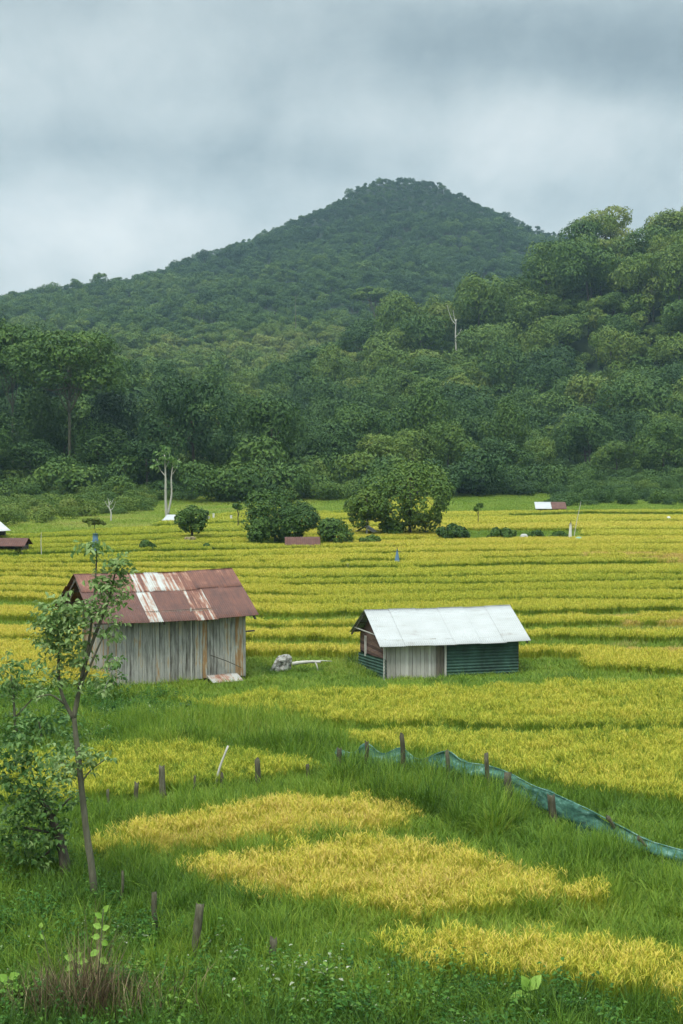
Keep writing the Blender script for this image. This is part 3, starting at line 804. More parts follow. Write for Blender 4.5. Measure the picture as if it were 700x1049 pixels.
tint = .57 + .60 * fbm(fx / 90, fy / 90) + rng.normal(0, .085, n) - .19 * ss(560, 820, fy) + .16 * np.exp(-((fy - 560) / 120) ** 2 - ((fx / fy * 1400 + 90) / 110) ** 2) - .06 * ss(100, 200, hgt) + .16 * np.exp(-((fy - 560) / 130) ** 2) * ss(0, 1, .5 + fbm(fx / 60 + 3, fy / 60) * 2)
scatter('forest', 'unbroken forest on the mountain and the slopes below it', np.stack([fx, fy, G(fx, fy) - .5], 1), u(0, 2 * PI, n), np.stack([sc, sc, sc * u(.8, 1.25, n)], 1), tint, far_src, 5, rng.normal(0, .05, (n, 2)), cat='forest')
# undergrowth closing the gaps between the trunks of the near woods
def bush_mesh(Rc, H, n, s, mat, nl=9):
    vft, C, r = crown(Rc, H, nl, n, s, (.35, .55), .9, -.1, .4)
    vft[0][:, 2] += H * .55
    return poly_mesh('foliage', vft, mat)
und_src = source('undergrowth_src', [bush_mesh(2.2, 1.7, 1700, .15, M['forest_far'], 14) for _ in range(3)])
P = np.concatenate([jit(-110, 110, 158, 235, 2.6), jit(-130, 130, 235, 330, 4.0), jit(-130, 140, 330, 440, 6.0)])
hh = hills(P[:, 0], P[:, 1]); P = P[(hh > .25) & inframe(P[:, 0], P[:, 1])]; P = P[seen(P, 5)]
P3 = jit(-90, 90, 100, 235, 2.3); a_, b_, _ = proj(P3[:, 0], P3[:, 1], G(P3[:, 0], P3[:, 1])); sl3 = inpoly(a_, b_, [(-90, 545), (45, 541), (75, 534), (160, 526), (172, 480), (-90, 470)]) & (rng.random(len(P3)) < .75) | inpoly(a_, b_, [(560, 521), (620, 519), (820, 521), (820, 490), (560, 490)]) & (rng.random(len(P3)) < .6)
nu = len(P); P = np.concatenate([P, P3[sl3]])
n = len(P); sc = u(.6, 1.3, n); sc[nu:] *= .6; sc[:nu] *= np.where(P[:nu, 1] < 215, np.clip(1.15 + 2.6 * fbm(P[:nu, 0] / 9, P[:nu, 1] / 9) + rng.normal(0, .25, nu), .45, 2.3), 1); print('undergrowth', n)
ut = .46 + np.where((np.arange(n) >= nu) & (P[:, 0] < -8), .2, 0) + .45 * fbm(P[:, 0] / 14, P[:, 1] / 14) + rng.normal(0, .08, n)
scatter('undergrowth', 'shrubs and creepers filling the forest edge under the trees', np.stack([P[:, 0], P[:, 1], G(P[:, 0], P[:, 1]) - .2], 1), u(0, 2 * PI, n), np.stack([sc, sc, sc * u(.7, 1.3, n)], 1), ut, und_src, 3, cat='undergrowth')

# ---------------------------------------------------------------- single trees one can tell apart
def solo_tree(label, px, base, top, rpx, tint, cat='tree', name='tree', frac=.72, nl=18, n=3400, s=.15, lobe=(.32, .54), zsq=.85, low=-.92, bark='darkbark', r0=None, group=None, dx=0, lift=0, limbs=6, under=.8, mat='forest', at=None):
    n = int(n * 1.9); nl = int(nl * 2.2); s = s * 1.08
    b = ground_at(px, base) if at is None else np.array(at)
    dist = b[1]; k = dist / FPX
    Ht = (base - top) * k; Rc = rpx * k * 1.16; Hc = Ht * frac / 2
    vft, C, r = crown(Rc, Hc, nl, n, s * dist / 115, lobe, zsq, low, under)
    zc = Ht - Hc * 1.02
    off = np.array([dx * k, 0, zc]); vft[0][:] += off; C = C + off
    t = thing(name, label, cat, (b[0], b[1], b[2] - .05), 0, group)
    tm = MB(); r0 = r0 or Ht * .022
    P = curve_pts([(0, 0, -.2), (dx * k * .3, 0, Ht * .3), (dx * k * .8, 0, Ht * .62), (dx * k, 0, Ht * .86)], 4)
    tm.tube(P, np.linspace(r0, r0 * .35, len(P)), 7, .5, .06)
    for c in C[rng.permutation(len(C))[:limbs]]:
        f = rng.uniform(.5, .9); a = P[int(f * (len(P) - 1))]
        q = curve_pts([a, (a + c) / 2 + (0, 0, -.08 * Ht * rng.random()), c], 4)
        tm.tube(q, np.linspace(r0 * .4, r0 * .1, len(q)), 5)
    tm.build('trunk', M[bark], t, smooth=True)
    o = link('crown', poly_mesh('crown', vft, M[mat]), t); o.color = (tint, 0, 0, 1)
    return t

flat = dict(lobe=(.22, .36), zsq=.42, under=.5, low=-.2)
solo_tree('tall emergent tree with wide layered crown above the left wood', 72, 505, 330, 56, .52, frac=.66, nl=46, n=6500, s=.17, r0=.27, limbs=18, bark='bark', **flat)
solo_tree('flat crowned tree at the left edge behind the tall emergent tree', 14, 500, 322, 42, .48, frac=.55, nl=30, n=4800, s=.17, r0=.22, limbs=12, bark='bark', **flat)
solo_tree('umbrella shaped pale crowned tree standing above the middle slope', 385, 362, 291, 29, .66, frac=.40, nl=14, n=2600, s=.11, limbs=9, bark='bark', at=None, **flat)
solo_tree('spreading flat topped tree on the crest of the right hill', 648, 236, 206, 17, .42, frac=.5, nl=9, n=1500, s=.11, **flat)
solo_tree('thin crested tree at the far right on the skyline', 690, 236, 210, 10, .40, frac=.5, nl=6, n=420, s=.10, **flat)
solo_tree('large round crowned tree in the middle of the fields', 420, 552, 470, 33, .62, frac=.88, nl=40, n=9500, s=.15, limbs=8)
solo_tree('dark shrub under the left side of the large round tree', 402, 553, 531, 11, .46, cat='shrub', name='shrub', frac=.95, nl=10, n=1500, s=.13)
solo_tree('pale green tree close behind the large round tree', 376, 552, 502, 19, .66, frac=.8, nl=18, n=3400, s=.12, bark='palebark')
solo_tree('broad dark tree standing over the small red roofed hut', 282, 558, 503, 31, .40, frac=.86, nl=22, n=4600, s=.13)
solo_tree('bushy tree right behind the small red roofed hut', 305, 560, 519, 22, .36, frac=.9, nl=16, n=3000, s=.13)
solo_tree('leafy bush on the left of the small red roofed hut', 264, 562, 530, 12, .50, cat='bush', name='bush', frac=.95, nl=10, n=1600, s=.13)
solo_tree('dense rounded bush between the red roofed hut and the tiny grey hut', 346, 562, 532, 17, .46, cat='bush', name='bush', frac=.95, nl=12, n=2400, s=.13)
solo_tree('low bush in front of the tiny grey roofed hut', 379, 562, 547, 9, .55, cat='bush', name='bush', frac=.95, nl=7, n=900, s=.13)
solo_tree('olive flat topped small tree under the large round tree', 436, 553, 524, 17, .72, frac=.6, nl=10, n=1600, s=.13, **flat)
solo_tree('dark rounded bush on the right of the olive flat topped tree', 466, 557, 536, 16, .42, cat='bush', name='bush', frac=.95, nl=11, n=2000, s=.13)
solo_tree('low spreading bush beside the pale stone', 512, 556, 541, 18, .52, cat='bush', name='bush', frac=.95, nl=10, n=1700, s=.13)
solo_tree('small dark bush on the right of the pale stone', 551, 556, 543, 11, .42, cat='bush', name='bush', frac=.95, nl=8, n=1000, s=.13)
solo_tree('low bush next to the white scarecrow', 572, 556, 545, 12, .50, cat='bush', name='bush', frac=.95, nl=8, n=1000, s=.13)
solo_tree('small round tree standing alone in the rice on the left', 197, 556, 517, 13, .46, frac=.72, nl=13, n=2200, s=.12, r0=.13)
solo_tree('reddish shrub at the foot of the small round tree', 195, 560, 549, 5, .9, cat='shrub', name='shrub', frac=.95, nl=5, n=420, s=.10, mat='dry')
solo_tree('small round bush in the rice on the left of the lone round tree', 151, 568, 553, 7, .42, cat='bush', name='bush', frac=.95, nl=7, n=900, s=.12)
solo_tree('low bush in the rice below the lone round tree', 203, 567, 559, 6, .40, cat='bush', name='bush', frac=.95, nl=5, n=520, s=.12)
solo_tree('wider low bush in the rice below and right of the lone round tree', 214, 567, 557, 8, .44, cat='bush', name='bush', frac=.95, nl=6, n=700, s=.12)
solo_tree('yellowish small tree at the foot of the left wood', 97, 549, 529, 12, .92, frac=.7, nl=9, n=1200, s=.13, **flat)
solo_tree('slender sapling standing alone in the far field beside the tree cluster', 244, 545, 512, 4, .5, frac=.35, nl=4, n=160, s=.11, r0=.05)
solo_tree('slender sapling alone in the far green field right of the large tree', 490, 540, 514, 4, .55, frac=.35, nl=4, n=160, s=.11, r0=.05)

def snag(label, px, base, top, r0, brs, bk='palebark'):
    b = ground_at(px, base); k = b[1] / FPX; Ht = (base - top) * k
    m = MB(); P = curve_pts([(0, 0, -.5), (.1, 0, Ht * .4), (-.1, 0, Ht * .75), (.05, 0, Ht)], 5)
    m.tube(P, np.linspace(r0, r0 * .3, len(P)), 7, .7, .08)
    t = thing('dead_tree', label, 'dead tree', b)
    m.build('trunk', M[bk], t, smooth=True)
    for f, dx, dz in brs:
        a = P[int(f * (len(P) - 1))]; q = curve_pts([a, a + (dx * .5 * k, .2, dz * .3 * k), a + (dx * k, .3, dz * k)], 4)
        q2 = MB(); q2.tube(q, np.linspace(r0 * .4, r0 * .12, len(q)), 5, .7); q2.build('branch', M[bk], t, smooth=True)
snag('white dead trunk rising from the shoulder of the right hill', 467, 385, 328, .34, [(.9, -9, 20), (.95, -3, 12), (.6, 6, 8)])
snag('short pale dead trunk left of the white dead trunk', 425, 388, 350, .20, [(.8, 5, 6)], 'bark')
snag('thin pale dead trunk standing out of the middle slope', 303, 352, 303, .20, [(.9, 3, 8)], 'bark')
snag('leafless pale little tree by the dry bank on the left', 113, 536, 513, .09, [(.6, -5, 7), (.75, 4, 6), (.5, 5, 9), (.85, -2, 6)])

# ================================================================ HUTS
def rotz(a):
    return np.array([[math.cos(a), -math.sin(a), 0], [math.sin(a), math.cos(a), 0], [0, 0, 1]])

def plank_wall(a, b, zlo, zhi, wid=(.11, .2), thick=.025, horizontal=False, out=(0, -1), tone=(.25, .75), ragged=.05, odd=.08):
    """row of boards from a to b (x,y); zhi may be a function of the run"""
    m = MB(); a = np.array(a, float); b = np.array(b, float); Lw = np.linalg.norm(b - a); d = (b - a) / Lw
    ang = math.atan2(d[1], d[0]); Rm = rotz(ang)
    t = 0
    if not horizontal:
        while t < Lw - .02:
            w = min(rng.uniform(*wid), Lw - t)
            mid = t + w / 2
            hi = zhi(mid) if callable(zhi) else zhi
            lo = zlo + rng.uniform(-ragged, ragged)
            tn = rng.uniform(*tone)
            if rng.random() < odd: tn = 1.0
            c = a + d * mid + np.array(out) * rng.uniform(0, .014)
            m.box((c[0], c[1], (lo + hi) / 2), (w - rng.uniform(.006, .016), thick, hi - lo), Rm @ np.array([[math.cos(q := rng.normal(0, .004)), 0, math.sin(q)], [0, 1, 0], [-math.sin(q), 0, math.cos(q)]]), tn)
            t += w
    return m

def corr_sheet(x0, x1, ylo, yhi, zf, lift, amp=.011, per=.076, tone=.5, rag=.02, nrow=6):
    """corrugated sheet over x0..x1, from the eave yhi-side (ylo) up to yhi; zf(x, y) is the slope"""
    nx = int((x1 - x0) / per * 4) + 1
    xs = np.linspace(x0, x1, nx); ts = np.linspace(0, 1, nrow)
    X, T = np.meshgrid(xs, ts)
    j = rng.uniform(-rag, rag)
    Y = ylo + j + (yhi - ylo - j) * T
    Z = zf(X, Y) + lift + amp * np.sin(2 * PI * X / per) + .012 * fbm(X * 2 + 31 * x0, Y * 2 + 7 * ylo)
    top = np.stack([X, Y, Z], -1).reshape(-1, 3); bot = top - (0, 0, .004)
    k = len(top)
    i = (np.arange(nrow - 1)[:, None] * nx + np.arange(nx - 1)[None]).ravel()
    Ft = np.stack([i, i + 1, i + nx + 1, i + nx], 1)
    Fb = Ft[:, ::-1] + k
    e = np.arange(nx - 1); Fe = np.stack([e, e + k, e + 1 + k, e + 1], 1)
    e2 = e + (nrow - 1) * nx; Fe2 = np.stack([e2 + 1, e2 + 1 + k, e2 + k, e2], 1)
    r = np.arange(nrow - 1) * nx; Fl = np.stack([r, r + nx, r + nx + k, r + k], 1); r2 = r + nx - 1; Fr = np.stack([r2 + nx, r2, r2 + k, r2 + nx + k], 1)
    return np.vstack([top, bot]), np.vstack([Ft, Fb, Fe, Fe2, Fl, Fr])

hut = thing('plank_hut', 'weathered grey plank hut with rusty corrugated gable roof behind the small tree', 'hut', (O1[0], O1[1], G(O1[0], O1[1])), TH1)
l, w = H1L / 2, H1W / 2
sl = (H1R - H1E) / w
zroof = lambda X, Y: H1R - sl * np.abs(Y) - .05 * np.sin((X / l * .5 + .5) * PI)      # ridge sags a little
zlow = .14
top_at = lambda yy: H1R - sl * abs(yy) - .10
plank_wall((-l, -w), (.28, -w), zlow, H1E - .02, tone=(.2, .72), odd=.09).build('front_wall', M['plank'], hut)
plank_wall((.33, -w - .03), (l, -w - .03), zlow + .02, H1E - .03, (.09, .19), tone=(.25, .8), odd=.08).build('sliding_door', M['plank'], hut, label='panel of narrower pale boards')
plank_wall((-l, w), (-l, -w), zlow, H1E + .02, (.12, .22), out=(-1, 0), tone=(.4, .95), odd=.25).build('gable_wall', M['plank'], hut)
plank_wall((l, -w), (l, w), zlow, lambda t: top_at(-w + t), out=(1, 0)).build('gable_wall', M['plank'], hut)
plank_wall((l, w), (-l, w), zlow, H1E - .02, out=(0, 1)).build('back_wall', M['plank'], hut)
m = MB(); m.box((0, 0, .10), (2 * l - .08, 2 * w - .08, .06), tone=.2); m.build('floor', M['plank_dark'], hut)
for sx in (-1, 1):
    for sy in (-1, 1):
        m = MB(); m.box((sx * (l - .07), sy * (w - .07), H1E / 2 - .1), (.11, .11, H1E + .2), tone=.5); m.build('corner_post', M['plank_dark'], hut)
m = MB(); m.box((.305, -w - .035, 1.42), (.045, .05, H1E - .1), tone=.85); m.build('door_batten', M['plank_pale'], hut)
m = MB(); m.bar((-l - .8, -w + .07, H1E - .03), (l + .24, -w + .07, H1E - .03), .09, .09); m.build('wall_beam', M['plank_dark'], hut)
m = MB(); m.bar((l - .1, -w + .05, 1.72), (l + .38, -w + .05, 1.74), .07, .05, .3); m.build('beam_end', M['plank_dark'], hut)
m = MB(); m.box((-l + .02, -w + .55, 1.62), (.05, .5, .34), tone=.1); m.box((-l - .02, -w + .55, 1.80), (.05, .6, .04), tone=.6); m.build('vent', M['plank_dark'], hut)
for sgn, nm in ((-1, 'front'), (1, 'back')):
    m = MB()
    for f in (.12, .5, .9, 1.16):
        m.bar((-l - .85, sgn * w * f, H1R - sl * w * f - .085), (l + .26, sgn * w * f, H1R - sl * w * f - .085), .06, .05, .4)
    for xx in (-l - .82, -l / 3, l / 3, l + .22):
        m.bar((xx, 0, H1R - .16), (xx, sgn * (w + .40), H1R - sl * (w + .40) - .16), .05, .07, .35)
    slope_o = m.build('roof_slope', M['plank_dark'], hut)
    ov = w + .5; br = w * .42
    if sgn < 0:
        up = [(-2.85, -1.95, .62, .25), (-1.95, -1.0, .58, .55), (-1.0, -.4, .46, .6), (-.4, .05, .22, .55), (.05, 1.2, .45, .45), (1.2, 2.02, .70, .25), (2.02, 2.85, .68, .35)]
        lo = [(-2.90, -2.0, .88, .10), (-2.0, -1.05, .82, .15), (-1.05, -.5, .22, .55), (-.5, .62, .80, .20), (.62, 1.38, .52, .85), (1.38, 2.18, .82, .18), (2.18, 2.86, .80, .22)]
    else:
        up = [(-2.85 + .95 * i, -1.87 + .95 * i, .6, .4) for i in range(6)]; lo = [(-2.9 + .96 * i, -1.9 + .96 * i, .75, .3) for i in range(6)]
    for row, lst in ((0, lo), (1, up)):
        for q, (a, b, ru, st) in enumerate(lst):
            y0, y1 = (sgn * ov, sgn * br) if row == 0 else (sgn * (br + .14), sgn * -.02)
            a, b = [-l - .9 + (v_ + 2.87) * (2 * l + 1.2) / 5.73 for v_ in (a, b)]
            V, F = corr_sheet(a - .03, b + .03, y0, y1, zroof, .012 * (q % 2) + .018 * row + .02)
            me = mesh('metal_sheet', V, F, [M['tin']], smooth=True)
            o = link('metal_sheet', me, slope_o, label=('pale bare metal sheet' if ru < .2 else None)); o.color = (ru, st, 0, 1)
# sheet of tin and a stick lying against the hut's foot
fw = lambda a, b, z: (O1[0] + U1[0] * a + V1[0] * b, O1[1] + U1[1] * a + V1[1] * b, z)
V, F = corr_sheet(-.55, .6, -.32, .3, lambda X, Y: .16 + Y * .3, 0)
o = link('tin_sheet', mesh('tin_sheet', V, F, [M['tin']], smooth=True), None, fw(1.35, w + .55, .08), 'pale bent metal sheet lying against the foot of the plank hut', 'metal sheet'); o.rotation_euler = (0, 0, TH1); o.color = (.30, .2, 0, 1)
m = MB(); m.tube([fw(1.0, w + .12, 1.0), fw(1.5, w + .28, .80), fw(2.0, w + .5, .55)], [.016, .014, .012], 6, .2); m.build('stick', M['darkbark'], label='thin dark stick leaning on the front of the plank hut', cat='stick')

# ---- white roofed hut
hut2 = thing('white_roofed_hut', 'low hut with white metal roof and green tin wall in the grass', 'hut', (O2[0], O2[1], G(O2[0], O2[1]) - .05), TH2)
l, w = H2L / 2, H2W / 2
sl2 = (H2R - H2E) / w
z2 = lambda X, Y: H2R - sl2 * np.abs(Y) - .02 * np.sin((X / l * .5 + .5) * PI)
plank_wall((-l, -w), (-l + 1.85, -w), 0, H2E, (.10, .2), tone=(.2, .8)).build('front_wall', M['plank_pale'], hut2, label='pale vertical boards')
plank_wall((-l + 1.86, -w + .03), (-l + 2.16, -w + .03), 0, H2E - .05, (.12, .16), tone=(.3, .7)).build('door', M['plank_dark'], hut2)
m = MB(); m.box((-l + 2.20, -w, .75), (.07, .07, 1.5), tone=.8); m.build('door_post', M['plank_pale'], hut2)
def hsheet(x0, x1, z0, z1, y, nrm):
    nz = int((z1 - z0) / .11 * 4) + 1; zs = np.linspace(z0, z1, nz); xs = np.linspace(x0, x1, 12)
    X, Z = np.meshgrid(xs, zs); Y = y + nrm * .018 * np.sin(Z / .11 * 2 * PI) + .01 * fbm(X * 3, Z * 3)
    V = np.stack([X, Y, Z], -1).reshape(-1, 3); i = (np.arange(nz - 1)[:, None] * 12 + np.arange(11)[None]).ravel()
    Ft = np.stack([i, i + 1, i + 13, i + 12], 1); Vb = V + (0, .006, 0)
    return np.vstack([V, Vb]), np.vstack([Ft, Ft[:, ::-1] + len(V)])
V, F = hsheet(-l + 2.24, l, .02, H2E - .02, -w - .01, 1)
link('green_wall', mesh('green_wall', V, F, [M['tin_green']], smooth=True), hut2)
# gable: red-brown boards above, green sheet below
m = MB(); nb = 11
for i in range(nb):
    z0 = .72 + i * .125
    yl = min(w, (H2R - .1 - (z0 + .125)) / sl2)
    if yl < .08: break
    m.box((-l + rng.uniform(0, .012), 0, z0 + .06), (.025, 2 * yl, .118), tone=rng.uniform(.1, .9))
m.build('gable_boards', M['plank_red'], hut2)
m = MB()
for i in range(6): m.box((l + .0, 0, .1 + i * .16), (.025, 2 * w, .15), tone=rng.uniform(.1, .9))
for i in range(8):
    z0 = 1.0 + i * .16; yl = min(w, (H2R - .1 - z0 - .15) / sl2)
    if yl > .1: m.box((l, 0, z0 + .07), (.025, 2 * yl, .15), tone=rng.uniform(.1, .9))
m.build('gable_boards', M['plank_red'], hut2)
V, F = hsheet(-w - .05, w + .1, .0, .74, 0, 1)
o = link('gable_sheet', mesh('gable_sheet', V, F, [M['tin_green']], smooth=True), hut2, (-l - .05, 0, 0)); o.rotation_euler = (0, -.06, -PI / 2)
plank_wall((l, w), (-l, w), 0, H2E, (.14, .24), out=(0, 1)).build('back_wall', M['plank_dark'], hut2)
m = MB(); m.box((-l - .04, -w + .06, .80), (.09, .09, 1.5), tone=.9); m.build('corner_post', M['plank_pale'], hut2)
m = MB(); m.box((-l - .05, w - .9, .98), (.06, .1, .75), tone=.9); m.build('gable_post', M['plank_pale'], hut2)
m = MB(); m.bar((-l - .28, w - .2, 1.60), (-l - .02, -w + .1, 1.56), .03, .03, .8); m.build('gable_pole', M['plank_pale'], hut2)
for sgn in (-1, 1):
    m = MB()
    for f in (.15, .6, 1.05): m.bar((-l - .25, sgn * w * f, H2R - sl2 * w * f - .06), (l + .22, sgn * w * f, H2R - sl2 * w * f - .06), .05, .05)
    for xx in (-l - .26, 0, l + .24): m.bar((xx, 0, H2R - .09), (xx, sgn * (w + .28), H2R - sl2 * (w + .28) - .09), .04, .06, .4)
    so = m.build('roof_slope', M['plank_dark'], hut2)
    for q in range(6):
        a = -l - .3 + q * (2 * l + .6) / 6; b = a + (2 * l + .6) / 6
        V, F = corr_sheet(a - .04, b + .04, sgn * (w + .36), sgn * -.02, z2, .016 * (q % 2) + .01, amp=.013, rag=.012)
        o = link('metal_sheet', mesh('metal_sheet', V, F, [M['tin_white']], None, {'tone': np.full(len(V), rng.uniform(.35, .65))}, True), so)

# ---- far little huts
def small_hut(name, label, px, base, wpx, zr, ze, depth, rz, roof, wall, open_front=True, stilts=True, single=False, cat='hut', patch=None):
    b = ground_at(px, base); k = b[1] / FPX; W_ = wpx * k
    t = thing(name, label, cat, b, rz)
    lx, ly = W_ / 2, depth / 2
    for sx in (-1, 1):
        for sy in (-1, 1):
            m = MB(); m.box((sx * (lx - .12), sy * (ly - .1), ze / 2), (.09, .09, ze), tone=.4); m.build('post', M['plank_dark'], t)
    m = MB(); m.box((0, ly - .08, ze * .55), (2 * lx - .25, .03, ze * .9), tone=.2)
    m.box((-lx + .13, 0, ze * .5), (.03, depth - .25, ze * .8), tone=.25); m.box((lx - .13, 0, ze * .5), (.03, depth - .25, ze * .8), tone=.25)
    if not open_front: m.box((0, -ly + .08, ze * .45), (2 * lx - .25, .03, ze * .8), tone=.3)
    m.build('wall', M[wall], t)
    if single:
        faces = [(-ly - .25, ze, ly + .2, zr)]
    else:
        faces = [(-ly - .25, ze - .1, 0, zr), (ly + .25, ze - .1, 0.0, zr)]
    for (y0, za, y1, zb) in faces:
        zf = lambda X, Y: za + (zb - za) * (Y - y0) / (y1 - y0)
        xs = [(-lx - .15, lx + .15, roof)] if patch is None else [(-lx - .15, lx * .05, roof), (lx * .05 + .01, lx + .15, patch)]
        for xa, xb, rf in xs:
            V, F = corr_sheet(xa, xb, y0, y1, zf, 0, amp=.012, per=.15)
            link('roof_sheet', mesh('roof_sheet', V, F, [M[rf]], None, {'tone': np.full(len(V), rng.uniform(.35, .65))}, True), t)
    return t
small_hut('field_hut', 'small hut with dull red roof under the broad dark tree', 310, 565, 32, 1.05, .50, 1.3, R(3), 'rustroof', 'plank_dark', open_front=False)
small_hut('field_hut', 'dark open hut with brown roof at the left edge of the fields', 5, 570, 46, 1.25, .85, 1.6, R(-3), 'rustroof', 'plank_dark')
small_hut('field_hut', 'pale roofed hut half out of frame behind the brown roofed hut', -13, 556, 32, 1.6, 1.0, 1.8, R(60), 'greyroof', 'plank_dark')
small_hut('field_shelter', 'tiny white roofed shelter below the pale twin stemmed tree', 178, 538, 16, .95, .45, 1.0, R(-14), 'tin_white', 'plank_dark', single=True)
small_hut('field_hut', 'tiny grey roofed gable hut between the bush and the large tree', 375, 551, 12, 1.0, .55, 1.2, R(72), 'greyroof', 'plank_dark')
small_hut('field_shelter', 'long shelter with white roof patched brown below the right hill', 564, 526, 29, 1.25, .55, 1.6, R(-4), 'tin_white', 'plank_dark', single=True, patch='rustroof')

# ---------------------------------------------------------------- small things in the fields
def cloth_cone(r0, r1, h, z0, n=20, fold=.25, seed=0):
    V = []; rows = 6
    for i in range(rows):
        f = i / (rows - 1); r = r0 + (r1 - r0) * f
        for k in range(n):
            a = 2 * PI * k / n; rr = r * (1 + fold * f * math.sin(a * 4 + seed) + .1 * math.sin(a * 7 + i))
            V.append((rr * math.cos(a), rr * math.sin(a) * .7, z0 + h * (1 - f)))
    F = [(i * n + k, i * n + (k + 1) % n, (i + 1) * n + (k + 1) % n, (i + 1) * n + k) for i in range(rows - 1) for k in range(n)] + [tuple(range(n))]
    return V, F
def scarecrow(label, px, base, top, mat, r0, r1, lean=0.0, arms=.25):
    b = ground_at(px, base); k = b[1] / FPX; H = (base - top) * k
    t = thing('scarecrow', label, 'scarecrow', b); t.rotation_euler = (0, lean, .3)
    m = MB(); m.tube([(0, 0, -.1), (0, 0, H * 1.08)], [.025, .02], 6, .5); m.build('pole', M['post'], t)
    m = MB(); m.tube([(-arms, 0, H * .86), (arms, 0, H * .86)], [.02, .02], 6); m.build('crossbar', M['post'], t)
    V, F = cloth_cone(r0, r1, H * .78, H * .2); m = MB(); m.add(V, F); m.build('cloth', M[mat], t, smooth=True)
scarecrow('scarecrow in blue cloth standing in the rice on the left', 98, 573, 546, 'blue', .15, .24)
scarecrow('slim blue scarecrow standing alone in the middle of the rice', 407, 583, 562, 'blue', .03, .20)
scarecrow('ragged white scarecrow at the foot of the long bamboo pole', 584, 557, 535, 'white', .08, .15, .03)
b = ground_at(587, 556); k = b[1] / FPX
m = MB(); m.tube(curve_pts([(0, 0, -.1), (3.5 * k, 0, 20 * k), (8 * k, 0, 42 * k)], 5), np.linspace(.035, .018, 11), 6, .9); m.build('bamboo_pole', M['palebark'], loc=b, label='long thin bamboo pole leaning beside the white scarecrow', cat='pole')
def lump(name, label, cat, px, base, wpx, hpx, mat, seed=1, yscale=.8):
    b = ground_at(px, base); k = b[1] / FPX; g = np.random.default_rng(seed)
    V = []; F = []; n, mrow = 14, 8
    for i in range(mrow + 1):
        th = PI / 2 * i / mrow
        for j in range(n):
            a = 2 * PI * j / n; q = 1 + .22 * (g.random() - .5)
            V.append((wpx / 2 * k * math.cos(th) ** .7 * math.cos(a) * q if i < mrow else 0, wpx / 2 * k * yscale * math.cos(th) ** .7 * math.sin(a) * q if i < mrow else 0, hpx * k * math.sin(th) * (1 + .1 * (g.random() - .5)) - .05 * (i == 0)))
    for i in range(mrow):
        for j in range(n): F.append((i * n + j, i * n + (j + 1) % n, (i + 1) * n + (j + 1) % n, (i + 1) * n + j))
    m = MB(); m.add(V, F); return m.build(name, M[mat], loc=b, smooth=True, label=label, cat=cat)
lump('tarp_bundle', 'teal tarpaulin bundle on the ground right of the white scarecrow', 'tarp', 593, 558, 11, 8, 'teal', 2)
lump('stone', 'pale rounded stone between the low bushes', 'stone', 537, 556, 11, 9, 'stone', 3)
lump('stone', 'small pale stone at the foot of the small round tree', 'stone', 190, 562, 9, 4, 'stone', 4)
lump('sack', 'small white sack lying in the rice', 'sack', 356, 585, 6, 8, 'white', 5)
lump('sack', 'tiny white sack at the far right edge of the rice', 'sack', 685, 536, 6, 7, 'white', 6)
for q, (a, bb, tt_) in enumerate(((214, 537, 530), (219, 536, 527), (237, 537, 529))):
    b = ground_at(a, bb); k = b[1] / FPX; m = MB(); m.box((0, 0, (bb - tt_) * k / 2), (.16, .16, (bb - tt_) * k + .1), tone=.7); m.box((0, 0, (bb - tt_) * k + .07), (.2, .2, .05), tone=.5)
    m.build('marker_post', M['white'], loc=b, label=('short white post nearest the lone round tree', 'taller white post beside the short one', 'white post set apart near the slender sapling')[q], cat='post', group='white posts in the far field')
b = ground_at(43, 572); k = b[1] / FPX
m = MB(); m.tube([(0, 0, -.1), (-.05, 0, 1.0), (-.02, 0, 27 * k)], [.03, .025, .015], 6, .8); m.build('thin_pole', M['palebark'], loc=b, label='thin bare pole in the rice on the left', cat='pole')

# pale stump and log between the huts
b = ground_at(288, 689); b = b + np.array([0, 0, .12]); sc = b[1] / FPX
t = thing('stump', 'pale weathered stump with a dark hollow in the grass between the huts', 'stump', b)
g = np.random.default_rng(9); m = MB(); V = []; F = []; n = 22; rows = 9
for i in range(rows):
    f = i / (rows - 1)
    for j in range(n):
        a = 2 * PI * j / n
        r = (.30 - .03 * f) * (1 + .12 * math.sin(3 * a + 1.3) + .09 * math.sin(5 * a + f * 2) + .06 * math.sin(9 * a)) * (1 if f < .85 else 1 - (f - .85) * 1.8)
        dz = .52 * f + .07 * math.sin(a + .8) * f
        hol = math.exp(-((a - 4.6) / .45) ** 2) * math.exp(-((f - .42) / .28) ** 2)
        V.append((r * (1 - .55 * hol) * math.cos(a) * 1.05 + .08 * f, r * (1 - .55 * hol) * math.sin(a) * .8, dz - .05))
for i in range(rows - 1):
    for j in range(n): F.append((i * n + j, i * n + (j + 1) % n, (i + 1) * n + (j + 1) % n, (i + 1) * n + j))
F.append(tuple(range((rows - 1) * n, rows * n)))
m.add(V, F, .62); m.build('trunk', M['stump'], t, smooth=False)
for dx, dy, dz in ((-.26, -.14, .10),):
    m = MB(); m.tube([(dx * .5, dy * .5, .3), (dx, dy, dz), (dx * 1.5, dy * 1.6, -.08)], [.10, .07, .04], 7, .7, .1); m.build('root', M['stump'], t, smooth=True)
b2 = b + np.array([.42, -.15, 0])
m = MB(); m.tube(curve_pts([(0, 0, .22), (.35, .02, .27), (.75, 0, .30), (1.05, -.03, .29)], 4), np.linspace(.075, .04, 13), 8, .75, .1); t = thing('log', 'pale split log lying beside the stump between the huts', 'log', b2); m.build('trunk', M['plank_pale'], t, smooth=True)
m = MB(); m.tube([(.7, 0, .31), (1.1, .04, .33), (1.45, .06, .31)], [.03, .02, .012], 6, .8); m.build('branch', M['palebark'], t, smooth=True)
